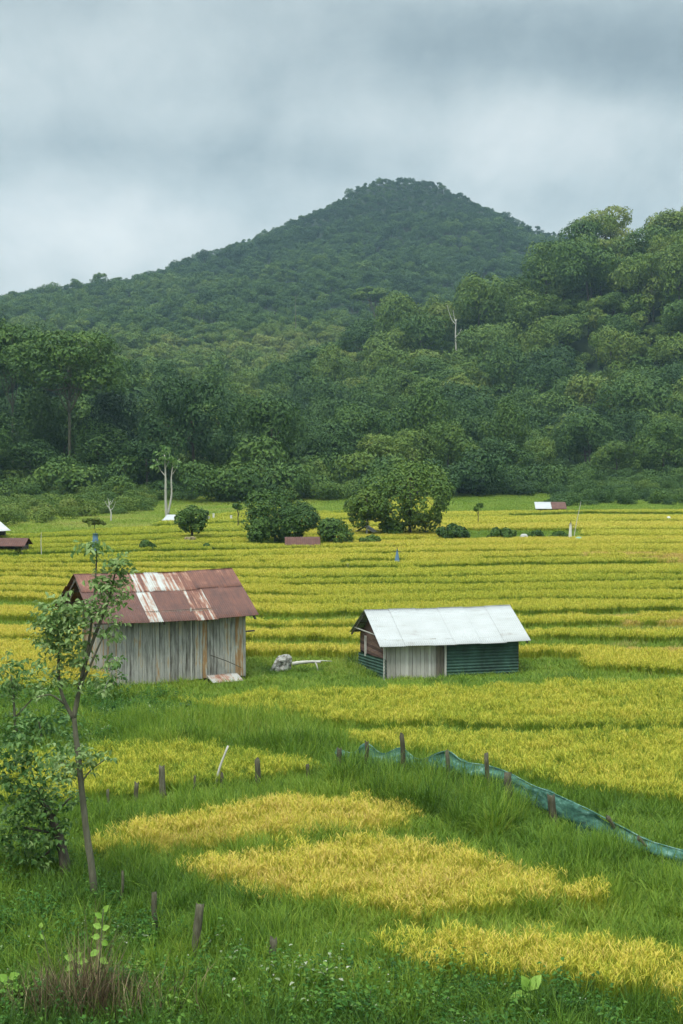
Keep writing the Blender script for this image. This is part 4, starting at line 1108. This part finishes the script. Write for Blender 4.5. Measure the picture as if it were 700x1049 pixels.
m = MB(); m.tube([(.85, -.02, .3), (.92, -.05, .12), (.95, -.06, -.05)], [.035, .03, .03], 6, .5); m.build('branch', M['palebark'], t, smooth=True)

# ---------------------------------------------------------------- fence posts
def post_mesh(H, r, lean, kind=0, seed=0):
    g = np.random.default_rng(seed); m = MB()
    n = 9; rows = 9; V = []; F = []
    prof = np.array([1 + .16 * math.sin(2 * (2 * PI * k / n) + seed) + g.uniform(-.1, .1) for k in range(n)])
    for i in range(rows):
        f = i / (rows - 1)
        cx = lean[0] * H * f + .02 * math.sin(f * 5 + seed); cy = lean[1] * H * f + .015 * math.cos(f * 4 + seed)
        for k in range(n):
            a = 2 * PI * k / n; rr = r * prof[k] * (1 - .18 * f) * (1 + .05 * g.uniform(-1, 1))
            V.append((cx + rr * math.cos(a), cy + rr * math.sin(a), -.25 + (H + .25) * f + (.05 * math.sin(a * 2 + seed) if i == rows - 1 else 0)))
    for i in range(rows - 1):
        for k in range(n): F.append((i * n + k, i * n + (k + 1) % n, (i + 1) * n + (k + 1) % n, (i + 1) * n + k))
    F.append(tuple(range((rows - 1) * n, rows * n))); m.add(V, F, .35 + .3 * g.random())
    return m
POSTS = [  # base px, base py, top px, top py, radius, label
 (112, 828, 112, 810, .035, 'low thin grey stake at the left end of the upper post row'),
 (140, 826, 141, 801, .05, 'short dark post second from the left in the upper row'),
 (171, 820, 165, 785, .075, 'stout grey post leaning left in the upper row'),
 (199, 814, 199, 795, .035, 'thin dark stake between the stout post and the pale pole'),
 (226, 811, 227, 793, .05, 'short dark stake right behind the leaning pale pole'),
 (263, 806, 264, 778, .085, 'thick weathered upright post in the upper row'),
 (316, 799, 316, 784, .05, 'low dark stake on the right end of the upper row'),
 (161, 962, 159, 916, .045, 'thin crooked grey post in the long grass near the small tree'),
 (200, 990, 205, 927, .07, 'tall pale grey post leaning right in the foreground grass'),
 (280, 998, 279, 962, .06, 'low dark post nearest the bottom edge in the foreground grass'),
 (123, 930, 125, 893, .03, 'thin dark stake beside the foot of the small tree'),
]
for q, (bx, by, tx, ty, r, lab) in enumerate(POSTS):
    by += 8 if q < 7 else 4
    b = ground_at(bx, by); k = b[1] / FPX; H = (by - ty) * k
    post_mesh(H, r, ((tx - bx) / max(by - ty, 1), rng.uniform(-.05, .05)), 0, q).build('fence_post', M['post'], loc=b, smooth=True, label=lab, cat='post', group='old wooden fence posts')
b = ground_at(217, 815); k = b[1] / FPX
m = MB(); m.tube(curve_pts([(0, 0, -.2), (7 * k, .02, 24 * k), (17 * k, .05, 51 * k)], 4), np.linspace(.035, .022, 9), 7, .9, .06); m.build('leaning_pole', M['palebark'], loc=b, smooth=True, label='long pale pole leaning right in the upper post row', cat='pole')

# ---------------------------------------------------------------- net fence
NET = [  # px, py of the upper edge, py of the lower edge
 (345, 768, 790), (362, 773, 794), (375, 763, 796), (392, 774, 798), (411, 768, 802), (430, 780, 806), (458, 771, 810), (475, 782, 815), (499, 786, 820), (521, 793, 826), (545, 806, 834),
 (566, 814, 845), (590, 825, 856), (605, 832, 861), (622, 841, 868), (645, 853, 880), (665, 863, 889), (690, 871, 895), (720, 880, 904), (770, 898, 924)]
topP, botP = [], []
for px_, t_, b_ in NET:
    g0 = ground_at(px_, b_); k = g0[1] / FPX
    botP.append(g0); topP.append(g0 + np.array([0, .12, (b_ - t_) * k * 1.02]))
topP = curve_pts(topP, 12); botP = curve_pts(botP, 12); nn = len(topP); mrow = 14
net = thing('net_fence', 'sagging green net fence on leaning posts across the paddies', 'fence', botP[0])
V = []
for i in range(nn):
    tq, bq = topP[i], botP[i]
    for j in range(mrow):
        f = j / (mrow - 1)
        p = tq + (bq - tq) * f
        L_ = np.linalg.norm(tq - bq)
        bul = .17 * math.sin(PI * f) ** .8 + .05 * math.sin(i * .13 + 9 * f) + .12 * float(fbm(i * .09, f * 4)) + .05 * math.sin(14 * f + i * .05)
        p = p + np.array([-.25 * bul, -bul, .02 * math.sin(i * .4)])
        p[2] += .10 * float(fbm(i * .12 + 40, f * 2)) * (1 - f)
        V.append(p - botP[0])
V = np.array(V)
i = (np.arange(nn - 1)[:, None] * mrow + np.arange(mrow - 1)[None]).ravel()
F = np.stack([i, i + 1, i + mrow + 1, i + mrow], 1)
V2 = V + np.array([0, .012, 0]); F2 = F[:, ::-1] + len(V)
tone = np.clip(.5 + .5 * np.tile(np.sin(np.linspace(0, 9, mrow)), nn) * .4 + rng.normal(0, .04, len(V)), 0, 1)
link('netting', mesh('netting', np.vstack([V, V2]), np.vstack([F, F2]), [M['net']], None, {'tone': np.concatenate([tone, tone])}, True), net)
rope = MB(); rope.tube([p - botP[0] + np.array([0, -.02, .01]) for p in topP[::3]], .014, 5, .9); rope.build('top_rope', M['net'], net, smooth=True)
for q, (bx, by, tx, ty, r) in enumerate([(350, 800, 347, 765, .06), (376, 800, 375, 758, .055), (413, 806, 411, 750, .075), (458, 812, 458, 767, .065), (500, 824, 498, 770, .06), (524, 836, 519, 790, .085), (572, 848, 562, 812, .08), (604, 852, 592, 828, .06), (646, 866, 620, 834, .05), (688, 884, 652, 855, .05), (692, 890, 676, 880, .055)]):
    g0 = ground_at(bx, by + 2); k = g0[1] / FPX
    post_mesh((by + 2 - ty) * k, r, ((tx - bx) / (by + 2 - ty), -.05), 0, 40 + q).build('post', M['post'], net, g0 - botP[0] + np.array([0, -.16, 0]), smooth=True)

# ---------------------------------------------------------------- small tree and shrubs on the left
def leaf_cloud(blobs, k, base, size, depth=.5, sprig=6, droop=.5):
    PP, DD, NN, LL = [], [], [], []
    tw = MB()
    for cx, cy, rx, ry, n in blobs:
        ns = max(1, n // sprig)
        for _ in range(ns):
            d = rng.normal(size=3); d /= np.linalg.norm(d); q = rng.random() ** .45
            c = np.array([(cx - base[0]) * k + d[0] * rx * k * q, d[1] * min(depth, rx * k) * q, (base[1] - cy) * k + d[2] * ry * k * q])
            az = rng.uniform(0, 2 * PI); el = rng.uniform(-.5, .5)
            ax = np.array([math.cos(az) * math.cos(el), math.sin(az) * math.cos(el), math.sin(el)])
            Lt = rng.uniform(.22, .42)
            tw.tube([c - ax * Lt * .5, c, c + ax * Lt * .5 - (0, 0, .03)], [.006, .004, .002], 4, .5)
            for s_ in range(sprig):
                f = s_ / (sprig - 1) - .5
                p = c + ax * Lt * f
                la = az + (1 if s_ % 2 else -1) * rng.uniform(.5, 1.4) + (0 if s_ < sprig - 1 else -az + az)
                le = el - rng.uniform(-.1, droop * 1.6)
                PP.append(p); DD.append((math.cos(la) * math.cos(le), math.sin(la) * math.cos(le), math.sin(le)))
                NN.append(np.array([0, 0, 1.]) + rng.normal(0, .45, 3)); LL.append(rng.uniform(.7, 1.25) * size)
    LL = np.array(LL); n = len(PP)
    return leaf_mesh(np.array(PP), np.array(NN), np.array(DD), LL, LL * u(.42, .6, n), np.clip(rng.normal(.48, .22, n), 0, 1)), tw

def px_tree(name, label, cat, bpx, bpy, limbs, blobs, size, tint, bark='bark', depth=.5, mat='sapling', droop=.5):
    b = ground_at(bpx, bpy); k = b[1] / FPX
    t = thing(name, label, cat, b)
    loc = lambda p, yy: ((p[0] - bpx) * k, yy, (bpy - p[1]) * k)
    main = True
    for pts, r0, r1 in limbs:
        yo = 0 if main else rng.uniform(-.25, .25)
        P = curve_pts([loc(p, yo * i / max(len(pts) - 1, 1)) for i, p in enumerate(pts)], 5)
        m = MB(); m.tube(P, np.linspace(r0, r1, len(P)), 9 if main else 6, .5, .07)
        m.build('trunk' if main else 'branch', M[bark], t, smooth=True); main = False
    vft, tw = leaf_cloud(blobs, k, (bpx, bpy), size, depth, droop=droop)
    o = link('crown', poly_mesh('crown', vft, M[mat]), t); o.color = (tint, 0, 0, 1)
    return t
px_tree('small_tree', 'small slender tree with sparse drooping leaves in front of the plank hut', 'tree', 98, 930,
        [([(98, 936), (95, 895), (89, 850), (84, 800), (80, 760), (77, 730)], .07, .042),
         ([(77, 732), (81, 712), (86, 688), (93, 664), (102, 640), (113, 612), (119, 588), (124, 566)], .05, .012),
         ([(83, 702), (94, 680), (107, 652), (116, 636)], .03, .01), ([(90, 672), (95, 640), (99, 600), (101, 566), (100, 548)], .028, .008),
         ([(77, 734), (66, 712), (61, 688), (62, 660), (67, 630), (74, 606)], .04, .01), ([(68, 718), (54, 708), (40, 710)], .02, .007),
         ([(84, 800), (95, 786), (110, 775)], .02, .007), ([(82, 790), (72, 782), (62, 778)], .02, .007)],
        [(64, 640, 24, 24, 190), (84, 622, 24, 18, 140), (48, 655, 13, 20, 66), (78, 668, 20, 18, 110), (113, 592, 13, 20, 120), (126, 570, 12, 11, 66), (100, 556, 9, 9, 30), (88, 556, 8, 5, 12),
         (131, 612, 7, 11, 30), (104, 618, 14, 12, 54), (120, 646, 13, 9, 42), (118, 668, 10, 8, 24), (62, 690, 13, 12, 48), (44, 706, 10, 8, 24), (86, 772, 24, 14, 96), (112, 774, 9, 7, 24), (70, 796, 18, 11, 60), (70, 640, 36, 40, 520), (116, 605, 22, 44, 300), (100, 560, 16, 14, 60), (85, 690, 34, 26, 170), (78, 775, 34, 30, 200), (58, 628, 22, 20, 160), (126, 580, 12, 16, 70)], .115, .92)
px_tree('forest_tree', 'pale twin stemmed tree behind the small white roofed shelter', 'tree', 171, 532,
        [([(171, 533), (170, 510), (170, 488), (169, 466)], .16, .06), ([(172, 528), (176, 508), (176, 490), (178, 474)], .12, .05), ([(170, 488), (164, 480), (161, 470)], .06, .02), ([(170, 480), (174, 470), (173, 458)], .05, .02), ([(177, 486), (182, 478), (184, 470)], .05, .02)],
        [(168, 466, 12, 10, 150), (178, 474, 9, 8, 90), (162, 476, 7, 6, 48)], .42, .72, bark='palebark', depth=1.5, droop=.6)
px_tree('bushy_tree', 'low dark leafy tree left of the small slender tree', 'tree', 68, 908,
        [([(68, 912), (66, 880), (59, 850), (48, 826), (40, 806)], .12, .04), ([(60, 852), (42, 850), (22, 846)], .04, .012), ([(54, 836), (66, 822), (76, 812)], .035, .01), ([(62, 862), (46, 876), (34, 884)], .03, .01)],
        [(40, 822, 30, 24, 250), (18, 852, 22, 26, 190), (50, 852, 22, 20, 150), (10, 806, 14, 18, 66), (76, 814, 13, 11, 54), (42, 886, 28, 14, 120), (-16, 850, 22, 36, 160), (6, 890, 20, 14, 80), (35, 840, 46, 46, 520), (30, 785, 40, 36, 420), (0, 765, 32, 30, 300), (70, 760, 22, 18, 90)], .125, .62, bark='darkbark', depth=.8)
px_tree('shrub', 'large leaved shrub on the left edge behind the low dark tree', 'shrub', 18, 770,
        [([(18, 772), (16, 740), (14, 710), (12, 690)], .05, .015), ([(16, 735), (34, 715), (44, 705)], .025, .01)],
        [(14, 700, 20, 20, 130), (40, 708, 14, 10, 54), (-14, 710, 18, 24, 90), (22, 735, 20, 14, 90), (0, 690, 32, 30, 260), (30, 690, 22, 16, 90)], .15, .80, depth=.9)
px_tree('shrub', 'low dark leaved shrub between the left edge and the plank hut', 'shrub', 42, 775,
        [([(42, 777), (43, 755), (40, 738)], .04, .015)], [(40, 745, 20, 14, 120), (64, 728, 16, 12, 66), (20, 758, 16, 10, 60), (50, 740, 34, 24, 160)], .16, .50, depth=.9)
px_tree('shrub', 'pale leafy sapling leaning by the corner of the plank hut', 'shrub', 104, 722,
        [([(103, 724), (108, 705), (115, 688), (120, 672)], .035, .012)], [(116, 682, 12, 14, 90), (108, 700, 10, 8, 36), (124, 700, 12, 10, 42)], .15, .62, bark='palebark', depth=.4)
for q, (a, bb, rr, tn_, lab) in enumerate([(150, 742, 16, .42, 'leafy weed clump on the grass slope under the plank hut front'), (108, 742, 14, .34, 'dark leafy weed clump under the left corner of the plank hut'), (190, 735, 13, .45, 'small leafy weed clump below the middle of the plank hut')]):
    px_tree('shrub', lab, 'shrub', a, bb, [([(a, bb + 2), (a, bb - 8), (a + 1, bb - 14)], .02, .008)], [(a, bb - 10, rr, 10, 78), (a + rr * .7, bb - 6, rr * .6, 7, 30)], .17, tn_, depth=.6)

# ---------------------------------------------------------------- foreground plants
b = ground_at(86, 1056); n = 420
n = 1100
base = np.stack([rng.normal(0, .68, n), u(-.35, .6, n), np.zeros(n)], 1)
cen = np.exp(-(base[:, 0] / .45) ** 2)
Vd = ribbons(base, u(0, 2 * PI, n), (u(.45, .9, n) + cen * u(-.1, .7, n)) * (1 + 1.1 * fbm(base[:, 0] * 3.2, base[:, 1] * 3)), u(0, .42, n), u(.05, .9, n), u(.006, .015, n), 4, np.clip(rng.normal(.52, .32, n), 0, 1), side=u(-.8, .8, n))
o = link('dry_brush', poly_mesh('dry_brush', Vd, M['dry']), loc=b, label='clump of dead brown stalks in the lower left corner', cat='dead plant'); o.color = (.45, 0, 0, 1)
def leafy_stem(label, bx, by, pts, leaves, mat, tint, r=.012, name='young_plant', cat='plant'):
    b = ground_at(bx, by); k = b[1] / FPX; loc = lambda p: np.array([(p[0] - bx) * k, 0, (by - p[1]) * k])
    t = thing(name, label, cat, b)
    m = MB(); P = curve_pts([loc(p) for p in pts], 5); m.tube(P, np.linspace(r, r * .5, len(P)), 6, .5); m.build('stem', M['bark'], t, smooth=True)
    for (lx, ly, tx, ty, wd, yy) in leaves:
        p = loc((lx, ly)); q = loc((tx, ty)) + np.array([0, yy, 0]); D = q - p; Ln = np.linalg.norm(D)
        Nv = np.array([[rng.normal(0, .2), -1.0, .9]])
        me = poly_mesh('leaf', leaf_mesh(p[None], Nv, D[None], np.array([Ln]), np.array([wd * k]), np.array([rng.uniform(.2, .9)]), .12, .15), M[mat])
        o = link('leaf', me, t); o.color = (tint, 0, 0, 1)
leafy_stem('young plant with three big pale lime leaves in the foreground right', 543, 1044, [(543, 1044), (542, 1024), (541, 1012)],
           [(541, 1016, 535, 998, 13, -.05), (542, 1015, 554, 998, 13, 0), (541, 1018, 521, 1019, 11, -.1), (541, 1017, 545, 1028, 13, -.15), (542, 1026, 532, 1036, 12, -.12)], 'limeleaf', .6)
for (a, bb, rx_, ry_, n_, tn_, lab) in ((12, 1046, 26, 22, 150, .62, 'broad leaved weed clump in the lower left corner'), (138, 1030, 20, 26, 150, .60, 'tall leafy weed clump right of the dead stalks'), (176, 1052, 26, 20, 170, .70, 'pale leafy weed clump at the bottom edge right of the dead stalks'),
        (244, 1048, 24, 18, 150, .56, 'leafy weed clump at the bottom below the short dark post'), (150, 985, 18, 20, 120, .52, 'dark leafy weed clump below the crooked grey post'), (420, 1050, 26, 16, 150, .62, 'low leafy weed clump left of the big leaved young plant'), (620, 1054, 30, 14, 150, .58, 'low leafy weed clump in the lower right corner')):
    px_tree('weed', lab, 'weed', a, bb, [([(a, bb + 2), (a + 1, bb - ry_ * .7), (a + 3, bb - ry_ * 1.3)], .012, .005), ([(a, bb), (a - rx_ * .5, bb - ry_)], .01, .004)], [(a, bb - ry_ * .8, rx_, ry_, n_), (a + 4, bb - ry_ * 1.5, rx_ * .5, ry_ * .5, n_ // 3)], .085, tn_, depth=.5, mat='weed_solo', droop=.3)
leafy_stem('thin stem with yellowing leaves rising from the dead stalks', 98, 1040, [(98, 1040), (101, 1000), (104, 965), (107, 928)],
           [(107, 932, 112, 924, 6, 0), (106, 938, 98, 932, 6, 0), (105, 948, 96, 944, 7, 0), (105, 950, 113, 946, 7, 0), (104, 958, 94, 957, 7, 0), (104, 962, 112, 966, 7, 0), (103, 972, 92, 976, 8, -.05), (102, 980, 112, 984, 7, -.05)], 'limeleaf', .35)
leafy_stem('short plant with curled yellowish leaves left of the dead stalks', 78, 1030, [(78, 1030), (78, 1000), (77, 980)],
           [(77, 982, 66, 978, 8, 0), (77, 982, 84, 974, 8, 0), (77, 984, 92, 982, 8, -.05), (77, 988, 68, 992, 8, -.05), (78, 992, 88, 996, 7, -.05)], 'limeleaf', .25)
leafy_stem('single thin stalk with one pale tip in the lower left grass', 56, 1010, [(56, 1010), (52, 990), (47, 965), (42, 948)], [(42, 950, 43, 944, 5, 0), (46, 962, 42, 956, 4, 0)], 'limeleaf', .9, .008)
leafy_stem('reddish leaved plant at the lower left edge of the grass', 6, 1040, [(6, 1040), (8, 1018), (9, 1000)], [(9, 1002, 20, 996, 9, 0), (9, 1004, -2, 998, 9, 0), (8, 1012, 24, 1010, 10, 0), (8, 1016, -4, 1016, 9, 0), (8, 1022, 20, 1026, 10, -.05)], 'limeleaf', .15)
for (a, bb, h, lab) in ((332, 1034, 44, 'feathery green weed standing in the foreground grass'), (376, 1050, 36, 'shorter feathery weed beside the tall feathery one'), (300, 1046, 30, 'low feathery weed at the bottom edge of the grass')):
    lv = []
    for f in np.linspace(.2, 1, 11):
        yy = bb - h * f; wd = 13 * (1.1 - .7 * f)
        lv += [(a + 4 * f, yy, a + 4 * f + wd, yy - 5, 3.5, rng.uniform(-.1, .1)), (a + 4 * f, yy, a + 4 * f - wd, yy - 4, 3.5, rng.uniform(-.1, .1))]
    leafy_stem(lab, a, bb, [(a, bb), (a + 2, bb - h * .5), (a + 4, bb - h)], lv, 'weed_solo', .55, .008, 'weed_plant', 'weed')

# ================================================================ AIR, LIGHT, SKY, CAMERA
HAZE = 1.9e-4
m, nt, N, L = newmat('haze_air')
pv = N.new('ShaderNodeVolumePrincipled'); pv.inputs['Density'].default_value = HAZE; pv.inputs['Color'].default_value = (.50, .74, .92, 1); pv.inputs['Anisotropy'].default_value = .2
o = N.new('ShaderNodeOutputMaterial'); L.new(pv.outputs[0], o.inputs['Volume'])
mb = MB(); mb.box((0, 720, 143), (2300, 1660, 294)); mb.build('haze', m, kind='stuff', label='thin pale damp air over the whole valley', cat='haze')

SUN_EL, SUN_AZ = R(58), R(205)        # azimuth clockwise from +Y: behind the camera, a little left
sd = np.array([math.sin(SUN_AZ) * math.cos(SUN_EL), math.cos(SUN_AZ) * math.cos(SUN_EL), math.sin(SUN_EL)])
sl_ = bpy.data.lights.new('sun', 'SUN'); sl_.energy = 1.5; sl_.angle = R(10); sl_.color = (1, .96, .88)
so = bpy.data.objects.new('sun', sl_); COL.objects.link(so)
so.rotation_euler = Vector(-sd).to_track_quat('-Z', 'Y').to_euler(); so.location = (0, 0, 400)

wld = bpy.data.worlds.new('World'); S.world = wld; wld.use_nodes = True
nt = wld.node_tree; nt.nodes.clear(); N, L = nt.nodes, nt.links
tc = N.new('ShaderNodeTexCoord')
sky = N.new('ShaderNodeTexSky'); sky.sky_type = 'NISHITA'; sky.sun_disc = False; sky.sun_elevation = SUN_EL; sky.sun_rotation = SUN_AZ
sx = N.new('ShaderNodeSeparateXYZ'); L.new(tc.outputs['Generated'], sx.inputs[0])
up_ = mth(nt, 'ADD', mth(nt, 'MAXIMUM', sx.outputs['Z'], 0), .42)
cb = N.new('ShaderNodeCombineXYZ')
L.new(mth(nt, 'DIVIDE', sx.outputs['X'], up_), cb.inputs[0]); L.new(mth(nt, 'DIVIDE', sx.outputs['Y'], up_), cb.inputs[1])
def cn(scale, det, rough, off, dist=.6):
    mp = N.new('ShaderNodeMapping'); mp.inputs['Scale'].default_value = scale; mp.inputs['Location'].default_value = off
    L.new(cb.outputs[0], mp.inputs[0])
    q = N.new('ShaderNodeTexNoise'); q.inputs['Scale'].default_value = 1; q.inputs['Detail'].default_value = det; q.inputs['Roughness'].default_value = rough; q.inputs['Distortion'].default_value = dist
    L.new(mp.outputs[0], q.inputs[0]); return q.outputs['Fac']
def blob(px_, py_, sx_, sz_):
    """a bank of cloud in one quarter of the sky"""
    d = ray(px_, py_); d = d / np.linalg.norm(d)
    a = mth(nt, 'DIVIDE', mth(nt, 'SUBTRACT', sx.outputs['X'], float(d[0])), sx_); c = mth(nt, 'DIVIDE', mth(nt, 'SUBTRACT', sx.outputs['Z'], float(d[2])), sz_)
    r2 = mth(nt, 'ADD', mth(nt, 'MULTIPLY', a, a), mth(nt, 'MULTIPLY', c, c))
    fr = mth(nt, 'GREATER_THAN', sx.outputs['Y'], 0.0)
    return mth(nt, 'MULTIPLY', mth(nt, 'POWER', 2.718, mth(nt, 'MULTIPLY', r2, -1.0)), fr)
big = cn((2.9, 1.6, 1), 5, .55, (3.1, 1.7, 0)); fine = cn((6.5, 4.6, 1), 7, .6, (8.2, 4.4, 2), .15)
v = mth(nt, 'ADD', mth(nt, 'MULTIPLY', mth(nt, 'SUBTRACT', big, .5), .70), mth(nt, 'MULTIPLY', mth(nt, 'SUBTRACT', fine, .5), .70))
v = mth(nt, 'ADD', v, .57)
for (a, bb, wx, wz, g_) in ((640, 50, .13, .035, -.30), (560, 30, .10, .03, -.12), (300, 10, .3, .02, -.06), (70, 228, .13, .030, .26), (590, 140, .06, .03, .10), (60, 70, .14, .04, .10), (400, 118, .09, .018, .05), (420, 200, .2, .03, -.07), (330, 82, .2, .02, -.08), (60, 150, .2, .018, -.10), (330, 165, .1, .02, -.03), (60, 280, .10, .010, -.04)):
    v = mth(nt, 'ADD', v, mth(nt, 'MULTIPLY', blob(a, bb, wx, wz), g_))
cr = ramp(N, [(0, (.13, .168, .185)), (.3, (.22, .268, .284)), (.55, (.33, .378, .385)), (.78, (.435, .47, .47)), (1, (.53, .555, .545))])
L.new(mth(nt, 'ADD', v, 0, True), cr.inputs[0])
# an overcast sky is brightest overhead
zen = N.new('ShaderNodeMapRange'); zen.inputs['From Min'].default_value = .34; zen.inputs['From Max'].default_value = .85; zen.inputs['To Min'].default_value = 1; zen.inputs['To Max'].default_value = 3.7; zen.interpolation_type = 'SMOOTHSTEP'
L.new(sx.outputs['Z'], zen.inputs[0])
vm = N.new('ShaderNodeVectorMath'); vm.operation = 'SCALE'; L.new(cr.outputs[0], vm.inputs[0])
L.new(mth(nt, 'MULTIPLY', zen.outputs[0], 10.0), vm.inputs['Scale'])      # the Background runs at 0.1
mix = N.new('ShaderNodeMix'); mix.data_type = 'RGBA'; mix.inputs[0].default_value = .94
L.new(sky.outputs[0], mix.inputs[6]); L.new(vm.outputs[0], mix.inputs[7])
bg = N.new('ShaderNodeBackground'); bg.inputs['Strength'].default_value = .1; L.new(mix.outputs[2], bg.inputs[0])
wo = N.new('ShaderNodeOutputWorld'); L.new(bg.outputs[0], wo.inputs[0])

cam = bpy.data.cameras.new('camera'); co = bpy.data.objects.new('camera', cam); COL.objects.link(co)
co.location = (0, 0, CH); co.rotation_euler = (PI / 2 - PITCH, 0, 0)
cam.sensor_fit = 'VERTICAL'; cam.sensor_height = 36; cam.lens = FPX / 1049 * 36; cam.clip_end = 6000; cam.clip_start = .5
S.camera = co
S.view_settings.view_transform = 'Standard'; S.view_settings.look = 'None'; S.view_settings.exposure = 0; S.view_settings.gamma = 1
S.render.engine = 'CYCLES'
cy = S.cycles
cy.max_bounces = 5; cy.diffuse_bounces = 3; cy.glossy_bounces = 1; cy.transmission_bounces = 3; cy.volume_bounces = 0; cy.transparent_max_bounces = 4
cy.caustics_reflective = False; cy.caustics_refractive = False
cy.use_denoising = True
try: cy.denoiser = 'OPENIMAGEDENOISE'
except Exception: pass
cy.use_adaptive_sampling = True; cy.adaptive_threshold = .02
S.view_settings.exposure = .82
